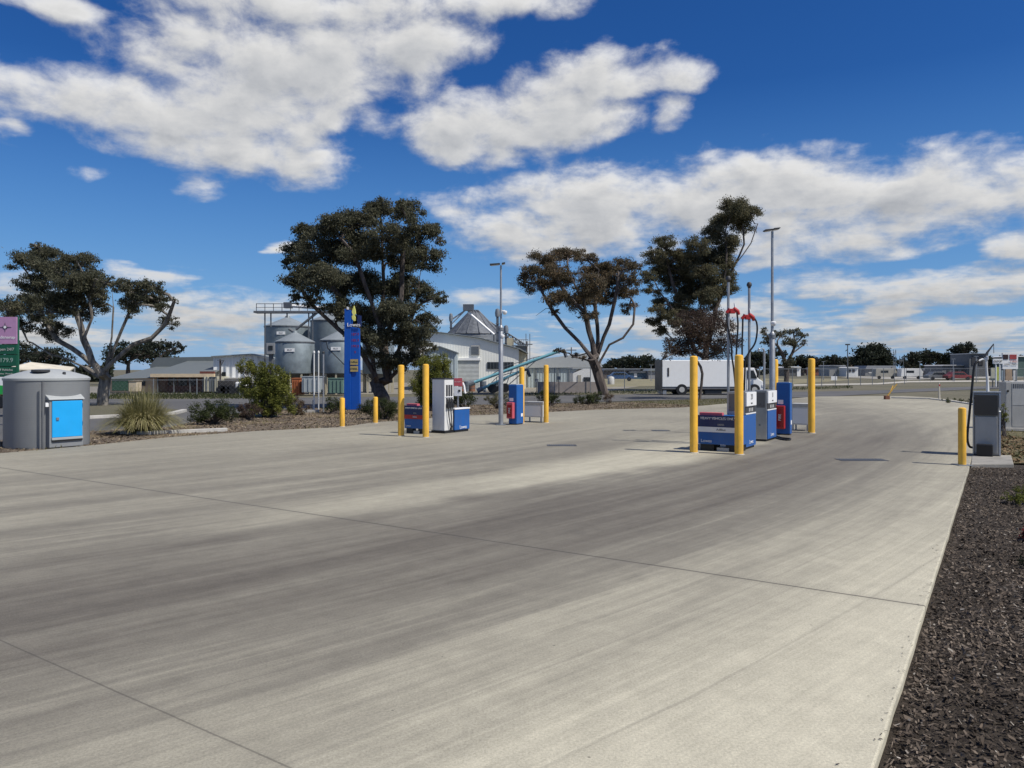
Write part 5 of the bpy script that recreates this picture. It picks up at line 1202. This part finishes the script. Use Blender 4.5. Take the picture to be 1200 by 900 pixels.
# parked trailer
e = bempty('farm_trailer', 582, 62, 'low dark farm trailer parked under the augers', 'trailer')
wbox('deck', mat('trailer_grey', (.25, .25, .27), .6), e, 572, 590, 449.5, 452.5, 62, 1.6, bevel=.02); wbox('drawbar', gantrym, e, 590, 598, 452.5, 453.5, 62, .12, .7)
for px in (576, 581): 
    x_, z_ = XZ(px, 455, 62); o = MB().tube([(x_, 61.85, .30), (x_, 62.0, .30)], .36, 16).build('wheel', black); local(o, e)
for i, px in enumerate((541, 547, 553, 566)):
    e = bempty('yard_drum', px, 64, ['leftmost rusty drum before the roller door', 'second rusty drum before the roller door', 'third rusty drum before the roller door', 'lone rusty drum between door and windows'][i], 'drum', 'rusty drums by the white shed')
    MB().lathe([(.28, 0), (.28, .85), (.26, .87)], 16).build('shell', mat('rusty_drum%d' % (i % 2), ((.22, .10, .06), (.12, .14, .17))[i % 2], .7, var=.3), e, smooth=True)
    MB().lathe([(.295, .28), (.295, .31)], 16).build('hoop', galvd, e); MB().lathe([(.295, .57), (.295, .60)], 16).build('hoop', galvd, e)

# ---- grey long shed right of the augers
Y_ = 78; e = bempty('machinery_shed', 660, Y_, 'wide blue-grey machinery shed behind the lone gum tree', 'shed')
wbox('wall', cladg, e, 618, 703, 430.5, 458, Y_, 12); local(poly([(614, 431), (632, 421), (700, 412), (706, 430.4)], Y_, -.2, 12).build('roof', mat('pale_roof', (.40, .42, .42), .6, var=.05)), e)
mb = MB()
for k in range(6): pb(mb, 628 + k * 13, 629 + k * 13, 431, 458, Y_, .1, -.12)
local(mb.build('posts', galvd), e)
e = bempty('site_office', 685, 66, 'small white gabled office with a dark window and door', 'office')
local(poly([(671.5, 458), (671.5, 437.5), (684, 432), (697, 431.5), (700, 437), (700, 458)], 66, 0, 4).build('wall', white), e)
wbox('door', mat('office_door', (.35, .33, .28), .6), e, 677, 681, 439.5, 452, 66, .05, -.06); wbox('window', glassd, e, 684, 691.5, 442, 447.3, 66, .05, -.06); wbox('roof', mat('pale_roof', (.4, .4, .4)), e, 671, 700.5, 430.8, 431.8, 66, 4)
o = tag(MB().box(XZ(630, 0, 60)[0], XZ(702, 0, 60)[0], 60, 60.2, -.1, XZ(0, 447.5, 60)[1]).build('block_wall', mat('pinkish_block', (.30, .265, .245), .85, var=.1, vscale=3)), 'low pinkish block wall in front of the white office', 'wall')
# low sheds further right
def lowshed(x0, x1, yt, yb, Y, m, label, roofm=None, wins=(), rise=2.0, dep=6, cat='shed'):
    e = bempty('low_shed', (x0 + x1) / 2, Y, label, cat); wbox('wall', m, e, x0, x1, yt + rise, yb, Y, dep)
    local(poly([(x0 - .6, yt + rise), (x0 + 1.5, yt), (x1 - 1.5, yt), (x1 + .6, yt + rise)], Y, -.3, dep + .3).build('roof', roofm or zincd), e)
    for (a, b_, c_, d_, mm) in wins: wbox('window', mm, e, a, b_, c_, d_, Y, .05, -.08)
    return e
lowshed(708, 750, 432, 444, 150, mat('brown_shed', (.12, .10, .09), .8), 'long low brown shed right of the lone gum trunk', zincd, [(712, 718, 438, 442, dark), (722, 730, 438, 443, black)])
lowshed(738, 760, 435, 444.5, 148, mat('blue_container', (.05, .11, .17), .7), 'low blue container shed with a white panel', zincd, [(743, 746.5, 437.5, 442, whitep)])
lowshed(760, 772, 432.5, 445, 146, mat('grey_shed', (.26, .26, .26), .7), 'small grey shed partly behind the truck tail', corrr)
e = bempty('water_tank', 716, 95, 'small pale round tank in the yard right of the gum trunk', 'tank')
MB().lathe([(.42, 0), (.42, .8), (.3, .95), (.1, 1.0)], 20).build('shell', greyl, e, smooth=True); MB().lathe([(.12, 1.0), (.12, 1.06)], 10).build('lid', galv, e)
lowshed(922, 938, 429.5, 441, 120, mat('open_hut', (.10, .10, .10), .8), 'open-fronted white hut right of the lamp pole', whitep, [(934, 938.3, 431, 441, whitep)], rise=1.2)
lowshed(955, 966, 430.5, 440, 190, mat('brick_red', (.20, .07, .05), .8), 'little red-brick building left of the grey box hut', zincd)
lowshed(972, 991, 428, 441, 172, mat('grey_hut', (.28, .28, .27), .7), 'grey boxy hut below the radio mast', galv, [(982, 991, 430.5, 438, mat('tan_panel', (.40, .34, .20), .7))], rise=.6)
lowshed(991.8, 1005.5, 430, 441.3, 168, mat('white_hut', (.66, .66, .64), .7), 'small white hut with two dark windows', whitep, [(993.8, 997.3, 432.8, 436.2, dark), (998.8, 1001.8, 432.8, 436.2, dark)], rise=.8)
lowshed(1014, 1050, 428.5, 440.5, 176, mat('grey_arch', (.17, .175, .18), .7), 'wide dull grey shed with a curved roof and white stripe', mat('grey_arch_roof', (.22, .23, .24), .7), [(1018, 1035, 436, 437.5, greyl)], rise=4)
lowshed(1072, 1082, 431.5, 441, 150, mat('dark_hut', (.10, .10, .11), .7), 'dark low hut with white boards right of the lattice towers', zincd, [(1077, 1082, 434.5, 437, whitep)])
lowshed(1086, 1096, 432, 442, 150, mat('dark_hut', (.1, .1, .1)), 'dark little kiosk with a white front', whitep, [(1089, 1094.5, 434.5, 441.5, whitep)])
lowshed(1104, 1135, 427.5, 441.5, 140, mat('grey_long', (.15, .15, .155), .7), 'long grey shed with a white roof edge left of the pump hose', mat('white_eave', (.5, .5, .5), .6), [(1110, 1113, 433, 439, dark), (1119, 1123, 433, 439, dark), (1127, 1131, 433, 440, dark)], rise=1.0)
lowshed(1136, 1158, 414, 441.5, 138, mat('tall_grey', (.13, .135, .14), .7), 'taller grey lattice-fronted shed directly behind the pump riser', galvd, [(1139, 1144, 417, 428, dark), (1147, 1152, 417, 428, dark)], rise=.8)
lowshed(1190, 1215, 417, 441.5, 130, mat('green_shed', (.06, .10, .09), .7), 'dark green shed with a white eave at the right edge', whitep, rise=1.0)
e = bempty('site_sign', 977.5, 120, 'small white board standing on the grass before the grey hut', 'sign')
wbox('board', whitep, e, 974, 981, 440.8, 445.6, 120, .06); wbox('post', galv, e, 977, 977.6, 445.6, 447.5, 120, .06, .1)
# shop boards at right
Y_ = 72; e = bempty('advertising_board', 1182, Y_, 'white advertising board with dark and red panels above the switchboard', 'sign')
wbox('board', whitep, e, 1175, 1193, 413.5, 432.5, Y_, .15); wbox('dark_panel', mat('maroon_panel', (.03, .012, .012), .5), e, 1175.6, 1181.6, 415.5, 421, Y_, .03, -.04); wbox('red_panel', mat('brick_red_panel', (.34, .05, .05), .5), e, 1183.4, 1191.4, 415.5, 421, Y_, .03, -.04)
x_, z_ = XZ(1187.4, 423.7, Y_); text('lettering', 'TYRES', .26, (x_ - e.location.x, -.06, z_ + .1), FR, red, e, .004); x_, z_ = XZ(1184, 427, Y_); text('lettering', 'OPEN 7 DAYS', .2, (x_ - e.location.x, -.06, z_ + .1), FR, dark, e, .004)
for px in (1176.5, 1191): wbox('post', galv, e, px, px + .9, 432.5, 453, Y_, .12)
Y_ = 70; e = bempty('advertising_board', 1168, Y_, 'smaller white shop board left of the red panel', 'sign')
wbox('board', whitep, e, 1164, 1175, 420.4, 426.2, Y_, .12); wbox('post', whitep, e, 1167, 1168, 426.2, 453, Y_, .1, .05); wbox('post', whitep, e, 1171.5, 1172.5, 426.2, 453, Y_, .1, .05)
x_, z_ = XZ(1169.5, 423.3, Y_); text('lettering', 'SHOP', .3, (x_ - e.location.x, -.04, z_ + .1), FR, dark, e, .004)
for i, (a, b_, c_, mm) in enumerate(((1161.5, 1166, 431, 'pale_panel'), (1167.3, 1172.3, 430, 'lime_panel'), (1173.5, 1177.5, 434, 'bluegrey_panel'), (1178.5, 1186, 430.5, 'tan_panel2'), (1187.5, 1192, 434, 'white_panel3'))):
    colr = {'pale_panel': (.42, .42, .34), 'lime_panel': (.42, .46, .12), 'bluegrey_panel': (.24, .30, .36), 'tan_panel2': (.36, .26, .18), 'white_panel3': (.55, .55, .55)}[mm]
    e = bempty('display_panel', (a + b_) / 2, 73, 'upright ' + ['pale', 'lime-green', 'blue-grey', 'tan', 'white'][i] + ' panel beneath the shop boards', 'display panel')
    wbox('face', mat(mm, colr, .6, var=.25, vscale=2), e, a, b_, c_, 446, 73, .1); wbox('stand', gantrym, e, (a + b_) / 2 - .3, (a + b_) / 2 + .3, 446, 454, 73, .1, .12)

# ---- left building
Y_ = 60; e = bempty('low_building', 195, Y_, 'long low building with grey-green roof and beige fascia', 'building')
roofm = mat('green_grey_roof', (.13, .145, .145), .6, var=.06); beige = mat('beige_wall', (.52, .38, .24), .75, var=.06); fasc = mat('fascia_beige', (.60, .48, .32), .7)
wbox('wall', beige, e, 128, 183, 443, 461, Y_, 12); wbox('wall', mat('brown_wall', (.14, .07, .05), .7, var=.2, corr=(0, .5, .5)), e, 183, 238, 441, 461, Y_ + .4, 12)
local(MB().add([(*XZ(127, 444, Y_)[:1], Y_ - .5, XZ(127, 444, Y_)[1]), (XZ(184, 443, Y_)[0], Y_ - .5, XZ(184, 443, Y_)[1]), (XZ(184, 443, Y_)[0], Y_ + 13, XZ(184, 443, Y_)[1]), (XZ(127, 444, Y_)[0], Y_ + 13, XZ(127, 444, Y_)[1]),
    (XZ(141, 429.5, Y_)[0], Y_ + 6, XZ(141, 429.5, Y_ + 1)[1]), (XZ(184, 429.5, Y_)[0], Y_ + 6, XZ(184, 429.5, Y_ + 1)[1])], [(0, 1, 5, 4), (1, 2, 5), (2, 3, 4, 5), (3, 0, 4), (0, 3, 2, 1)]).build('roof', roofm), e)
local(poly([(176, 441), (176, 428), (183, 419), (251, 418), (251, 441)], Y_ + 6, 0, 8).build('roof', roofm), e)
local(MB().add([(XZ(176, 438.5, Y_)[0], Y_ - .4, XZ(176, 438.3, Y_)[1]), (XZ(250.5, 438.5, Y_)[0], Y_ - .4, XZ(250.5, 438.3, Y_)[1]), (XZ(250.5, 419, Y_)[0], Y_ + 6, XZ(0, 422.0, Y_)[1]), (XZ(182, 419, Y_)[0], Y_ + 6, XZ(0, 422.0, Y_)[1])], [(0, 1, 2, 3)]).build('roof', roofm), e)
wbox('fascia', fasc, e, 176, 250.5, 438, 442, Y_, .3, -.6); wbox('fascia', mat('fascia_red', (.16, .05, .035), .7), e, 234, 250.5, 435.2, 437.8, Y_, .3, -.58)
for (a, b_) in ((197, 207), (209, 219), (221, 229)): wbox('window', glassd, e, a, b_, 443.5, 452, Y_ + .4, .05, -.08)
wbox('door', mat('brown_door', (.16, .10, .07), .7), e, 186, 194, 444.5, 458, Y_ + .4, .05, -.08); wbox('window', glassd, e, 163, 170, 447, 452, Y_, .05, -.08)
mb = MB()
for px in (184, 203, 222, 237): pb(mb, px, px + .8, 442, 461, Y_, .12, -.45)
local(mb.build('verandah_posts', gantrym), e)
e = bempty('shipping_container', 246, 59, 'cream shipping container at the right end of the low building', 'container')
wbox('body', mat('cream_container', (.46, .44, .34), .6, corr=(0, .25, .8)), e, 238.5, 254, 441.5, 459, 59, 5, bevel=.02); mb = MB(); pb(mb, 245.8, 246.5, 442, 458.5, 59, .05, -.06); pb(mb, 241.5, 242.1, 442, 458.5, 59, .05, -.06); pb(mb, 250, 250.6, 442, 458.5, 59, .05, -.06); local(mb.build('lock_rods', galvd), e)
e = bempty('warehouse', 285, 61.5, 'tall white warehouse wall behind the yellow-green shrub', 'warehouse')
local(poly([(250, 462), (250, 418), (296, 415.5), (335, 425), (335, 462)], 61.5, 0, 12).build('wall', mat('warehouse_white', (.72, .73, .72), .65, var=.04, corr=(0, .5, .4))), e); wbox('window', glassd, e, 260, 264.5, 436, 441, 61.5, .05, -.08); wbox('awning', greyl, e, 253, 290, 442.5, 443.8, 61.5, 1.0, -1.0)
local(poly([(249, 418.2), (296, 415.6), (336, 425.2), (336, 424.2), (296, 414.4), (249, 417.2)], 61.5, -.3, 12.3).build('roof', corrr), e)
# power pole
e = bempty('power_pole', 257.5, 58.5, 'dark timber power pole before the white warehouse', 'power pole')
wbox('pole', bark_dark, e, 257, 258.4, 421, 461, 58.5, .15); wbox('crossarm', gantrym, e, 254.5, 262.5, 421.8, 422.6, 58.5, .12, -.05)
mb = MB(); x_, z_ = XZ(262, 423, 58.5); x2, z2 = XZ(258, 430, 58.5); mb.tube([(x_, 58.5, z_), (x2, 58.5, z2)], .04, 5); local(mb.build('stay', gantrym), e)
# green bin-like kiosk & picket items near building
for i, (a, b_, c_, d_, col, lb) in enumerate(((131, 150, 445, 458, (.03, .08, .05), 'dark green hedge-like screen left of the beige wall'), (150.5, 160, 447, 459, (.50, .42, .30), 'beige free-standing store box before the wall'))):
    e = bempty('yard_store', (a + b_) / 2, 57, lb, 'store box'); wbox('body', mat('store%d' % i, col, .8, var=.2), e, a, b_, c_, d_, 57, .8, bevel=.03); wbox('lid', mat('store_lid%d' % i, tuple(x * .6 for x in col), .8), e, a - .4, b_ + .4, c_ - .8, c_ - .1, 57, .9, -.04)
# tip truck (left distance)
e = bempty('tip_truck', 266, 56, 'dark tip truck with a white cab beside the cream container', 'truck')
wbox('tipper_body', mat('tipper', (.045, .042, .040), .6), e, 254.5, 274, 446, 455.5, 56, 2.2, bevel=.05); wbox('cab', white, e, 275, 287, 447.5, 457, 56, 2.1, bevel=.12); wbox('cab_window', glassd, e, 279.5, 285, 448.8, 452, 56, .05, -.04); wbox('chassis', black, e, 255, 287, 456, 457.6, 56, 1.6, .3)
for px in (259.5, 264, 271.5, 282):
    x_, _ = XZ(px, 455, 56); o = MB().tube([(x_, 55.9, .26), (x_, 56.15, .26)], .34, 18).build('wheel', black); local(o, e)
# tent-like shade behind the tank
Y_ = 30; e = bempty('shade_sail', 42, Y_, 'pale peaked shade canopy just above the round tank', 'canopy')
a = [XZ(18, 430, Y_), XZ(36, 424.5, Y_), XZ(75, 433, Y_)]
mb = MB(); P_ = [(XZ(12, 430, Y_)[0], Y_, XZ(12, 430, Y_)[1]), (XZ(36, 430, Y_)[0], Y_ - 1.2, XZ(36, 432, Y_)[1]), (XZ(82, 434, Y_)[0], Y_, XZ(82, 434, Y_)[1]), (XZ(60, 430, Y_)[0], Y_ + 1.6, XZ(60, 430, Y_)[1]), (XZ(36, 424.5, Y_)[0], Y_, XZ(36, 424.2, Y_)[1])]
ex = e.location; mb.add([(p[0], p[1], p[2]) for p in P_] + [(p[0], p[1], p[2] - .05) for p in P_], [(0, 1, 4), (1, 2, 4), (2, 3, 4), (3, 0, 4), (5, 9, 6), (6, 9, 7), (7, 9, 8), (8, 9, 5), (0, 5, 6, 1), (1, 6, 7, 2), (2, 7, 8, 3), (3, 8, 5, 0)])
local(mb.build('canopy', mat('canopy_cream', (.62, .57, .46), .7)), e)
for i in (0, 2, 3): local(MB().tube([(P_[i][0], P_[i][1], -.1), (P_[i][0], P_[i][1], P_[i][2] - .02)], .03, 8).build('post', galv), e)

# ---- white rigid truck
Y_ = 55; s_ = Y_ / F; e = bempty('box_truck', 835, Y_, 'long white box truck parked on the road behind the trees', 'truck')
trw = mat('truck_white', (.88, .88, .86), .45, var=.02, dirt=.12)
bodyo = wbox('cargo_box', trw, e, 776, 863, 422, 453.6, Y_, 2.2, bevel=.04)
wbox('rear_frame', dark, e, 774.8, 775.95, 421.5, 458, Y_, 2.42, -.01); wbox('skirt_rail', mat('rail_grey', (.22, .22, .22), .6), e, 776, 863, 453.8, 456, Y_, 2.3, .05); wbox('chassis', black, e, 778, 884, 456.2, 459, Y_, 1.4, .5)
wbox('fuel_tank', dark, e, 826, 846, 457.2, 462.5, Y_, .6, .15, bevel=.05); wbox('side_vent', dark, e, 782.3, 784.2, 431, 441, Y_, .02, -.025); wbox('rear_step', galv, e, 777, 781, 457.2, 462, Y_, 2.0, .1)
cab = local(poly([(866, 458), (866, 432.5), (868, 431), (884.5, 431), (889.5, 444), (894, 446.5), (895.5, 449), (895.5, 460.5), (891, 460.5), (889, 455.5), (884, 453.5), (879, 455.5), (877.5, 460)], Y_, .1, 2.25).build('cab', trw, bevel=.04), e)
o = local(poly([(876, 443.5), (876, 434), (883.6, 434), (887.4, 443.5)], Y_, .06, .097).build('cab_window', glassd), e)
wbox('mirror', black, e, 887.5, 889, 437, 442.5, Y_, .15, -.2); wbox('headlight', whitep, e, 893.2, 895.9, 450.5, 453.2, Y_, .4, .06); wbox('bumper', greyl, e, 890.5, 896.5, 457.5, 460.8, Y_, 2.2, .08); wbox('door_seam', greyl, e, 875.2, 875.6, 433.5, 457, Y_, .02, .075)
for px in (799, 884.2):
    x_, _ = XZ(px, 455, Y_)
    for sy in (-.03, 1.95):
        wh = local(MB().tube([(x_, Y_ + sy, .30), (x_, Y_ + sy + .25, .30)], .40, 24).build('wheel', black), e)
        if sy < 1:
            rim = MB().tube([(x_, Y_ + sy - .02, .30), (x_, Y_ + sy + .02, .30)], .20, 18).build('rim', greyl); rim.parent = wh
            for v in rim.data.vertices: v.co -= e.location

# ---- chain-link fence
def fence(px0, y0, px1, y1, H, label, step=3.0):
    a = Vector(G(px0, y0)); b_ = Vector(G(px1, y1)); L = (b_ - a).length; d_ = (b_ - a) / L; ang = math.atan2(d_.y, d_.x)
    e = empty('chain_link_fence', (a.x, a.y, -.1), ang, label, 'fence')
    k = int(L / step)
    for i in range(k + 1): MB().lathe([(.035, 0), (.035, H + .1)], 6, i * L / k, 0).build('post', galvd, e)
    mb = MB(); mb.box(0, L, -.015, .015, H, H + .03)
    q = .30
    for i in range(int(-H / q), int(L / q) + 1):
        x0_ = i * q
        for sgn in (1, -1):
            xa, za = x0_, (0 if sgn > 0 else H); xb, zb = x0_ + H, (H if sgn > 0 else 0)
            if xa < 0: za = za - sgn * xa; xa = 0
            if xb > L: zb = zb - sgn * (xb - L); xb = L
            if xb <= xa: continue
            w_ = .0025; mb.add([(xa - w_, 0, za), (xa + w_, 0, za), (xb + w_, 0, zb), (xb - w_, 0, zb)], [(0, 1, 2, 3)])
    mb.build('mesh', galv, e)
fence(606, 460.5, 770, 458, 1.9, 'chain-link fence in front of the machinery shed and block wall')
fence(772, 457.8, 1060, 449.2, 1.9, 'chain-link fence running away to the right behind the truck')
fence(128, 462.5, 330, 461.5, 1.1, 'low wire fence before the long low building', 2.4)
# ---- yellow boom gate on the verge and timber stake
x0_, y0_ = G(1039, 468); e = empty('boom_gate', (x0_, y0_, -.1), 0, 'raised yellow boom gate at the far forecourt corner', 'boom gate'); s_ = y0_ / F
MB().box(-.12, .14, -.12, .12, 0, .32).build('pivot_box', mat('rust_box', (.18, .07, .04), .7), e, bevel=.01)
MB().tube([(0, 0, .25), (12 * s_, 0, 20 * s_)], [.05, .035], 8).build('arm', mat('dull_orange_yellow', (.50, .30, .06), .6), e); MB().tube([(1.5 * s_, .05, .2), (10.5 * s_, .3, 18 * s_)], .02, 6).build('stay', yellow, e)
x0_, y0_ = G(1101, 467.5); s_ = y0_ / F; e = empty('timber_marker', (x0_, y0_, -.1), 0, 'pale leaning marker post right of the yellow boom gate', 'marker post'); MB().prism([(-.05, 0), (.06, 0), (-.01, 21 * s_), (-.06, 21 * s_)], 'y', -.04, .04).build('post', mat('pale_timber', (.50, .46, .38), .8), e); MB().box(-.055, .02, -.045, -.041, 17 * s_, 19 * s_).build('reflector', red, e)
# kerb along far corner
kerb('kerb', [G(1045, 466.5), G(1090, 467.8), G(1120, 471.2), G(1155, 476.5)], .15, -.1, .06, 'low dark kerb at the far corner of the forecourt')
# ---- masts
def lattice(px, pt, Y, w_, label, m=gantrym):
    s_ = Y / F; e = bempty('radio_mast', px, Y, label, 'mast', 'masts on the skyline'); zt = EYE - (pt - HZ) * s_ + .1; h = w_ * s_ / 2; mb = MB()
    for sx in (-1, 1): mb.tube([(sx * h, 0, 0), (sx * h, 0, zt)], .07, 4)
    k = int(zt / 2.0)
    for i in range(k): mb.tube([(-h, 0, i * zt / k), (h, 0, (i + 1) * zt / k)], .05, 4); mb.tube([(-h, 0, (i + .5) * zt / k), (h, 0, (i + .5) * zt / k)], .05, 4)
    mb.build('lattice', m, e); return e, zt, h
lattice(1048.5, 409.5, 200, 2.6, 'pale lattice tower right of the big round tree', galvd); lattice(1056.5, 417, 205, 4.5, 'wider lattice tower right next to the first one', galvd)
e = bempty('floodlight_pole', 993.3, 150, 'thin dark floodlight pole against the sky above the white hut', 'floodlight pole'); s_ = 150 / F; zt = EYE - (403 - HZ) * s_ + .1
MB().lathe([(.14, 0), (.09, zt)], 8).build('pole', gantrym, e); MB().box(-.4, .4, -.2, .2, zt - .25, zt).build('lamp_head', dark, e)
for i, (px, pt, yb) in enumerate(((669.5, 407, 120), (617.5, 400, 110), (1045, 430, 150))):
    e = bempty('power_pole', px, yb, ['distant thin power pole above the augers', 'distant thin power pole right of the catwalk', 'short distant pole left of the lattice towers'][i], 'power pole'); s_ = yb / F; zt = EYE - (pt - HZ) * s_ + .1
    MB().lathe([(.12, 0), (.08, zt)], 8).build('pole', bark_dark, e); MB().box(-.8, .8, -.06, .06, zt - .5, zt - .38).build('crossarm', bark_dark, e)
# parked white vehicle behind the sign at far left
e = bempty('parked_car', 2, 36, 'white car mostly hidden behind the round tank at the far left', 'car')
local(poly([(-40, 462), (-40, 452), (-28, 450), (-18, 443.5), (-4, 443.5), (3, 450), (5, 453), (5, 462)], 36, 0, 1.6).build('body', trw, bevel=.05), e)
local(poly([(-26, 450), (-17, 444.5), (-5, 444.5), (1, 450)], 36, -.02, -.004).build('window', glassd), e)
for px in (-32, -2):
    x_, _ = XZ(px, 455, 36); local(MB().tube([(x_, 35.95, .22), (x_, 36.15, .22)], .30, 18).build('wheel', black), e)
# stray yellow traffic bits: a leaning stake in front of the auger yard
for i, (px, pt, pb_, Y) in enumerate(((629, 444, 461, 57), (655, 441, 461, 57))):
    e = bempty('sign_post', px, Y, ['dark sign post behind the back posts of the left island', 'dark sign post in front of the block wall'][i], 'sign post'); wbox('post', dark, e, px - .4, px + .4, pt, pb_, Y, .06); wbox('plate', galvd, e, px - 2, px + 2, pt, pt + 4, Y, .03, -.04)

# ---- small far vehicles and clutter about the yards
def far_car(px, Y, m, label, cat, h=1.45, L=4.2, box=False):
    e = bempty('parked_car' if cat == 'car' else 'caravan', px, Y, label, cat, 'vehicles parked in the far yards')
    if box: pr = [(-L / 2, .45), (-L / 2 + .1, h + .5), (-L / 2 + .3, h + .6), (L / 2 - .4, h + .6), (L / 2, h), (L / 2, .45)]
    else: pr = [(-L / 2, .35), (-L / 2, .85), (-L / 2 + .5, .95), (-L / 2 + 1.0, h), (L / 2 - 1.5, h), (L / 2 - .9, .95), (L / 2, .8), (L / 2, .35)]
    MB().prism(pr, 'y', -.85, .85).build('body', m, e, bevel=.05)
    if box: MB().box(-L * .25, L * .1, -.87, -.851, 1.2, 1.65).build('window', glassd, e)
    else: MB().prism([(-L / 2 + .75, .97), (-L / 2 + 1.1, h - .1), (L / 2 - 1.55, h - .1), (L / 2 - 1.1, .97)], 'y', -.87, -.851).build('window', glassd, e)
    for sx in (-.32, .30): MB().tube([(sx * L, -.9, .32), (sx * L, -.7, .32)], .32, 14).build('wheel', black, e)
    return e
silver = mat('car_silver', (.16, .165, .17), .35); cream = mat('caravan_cream', (.34, .32, .27), .5); carred = mat('car_maroon', (.20, .03, .03), .4); carblue = mat('car_blue', (.04, .09, .20), .4)
for px, Y, m, lab, cat, box in [(727, 122, carblue, 'dark blue car before the long brown shed', 'car', False), 
    (1036, 150, cream, 'cream caravan in front of the curved grey shed', 'caravan', True), (1066, 148, white, 'white caravan right of the lattice towers', 'caravan', True), (1099, 132, silver, 'silver car just left of the long grey shed', 'car', False), 
    (1122, 130, carred, 'maroon car parked before the long grey shed', 'car', False), ]:
    far_car(px, Y, m, lab, cat, box=box)
fence(1062, 446.5, 1200, 446.0, 2.0, 'tall wire fence across the far yards at the right edge', 4.0)
for i, (px, pt, Y, lab) in enumerate([(1078, 424, 120, 'thin pale yard pole left of the long grey shed'), (1117, 421, 118, 'thin pale yard pole before the long grey shed'), (1144, 418, 110, 'thin pale yard pole behind the pump riser'), (965, 424, 130, 'thin pale yard pole right of the last yellow post'), (763, 428, 120, 'thin pale yard pole left of the truck tail')]):
    e = bempty('yard_pole', px, Y, lab, 'pole', 'thin poles in the far yards'); zt = EYE - (pt - HZ) * Y / F + .1
    MB().lathe([(.06, 0), (.045, zt)], 8).build('pole', galv, e); MB().box(-.3, .3, -.08, .08, zt, zt + .08).build('lamp_head', galvd, e)
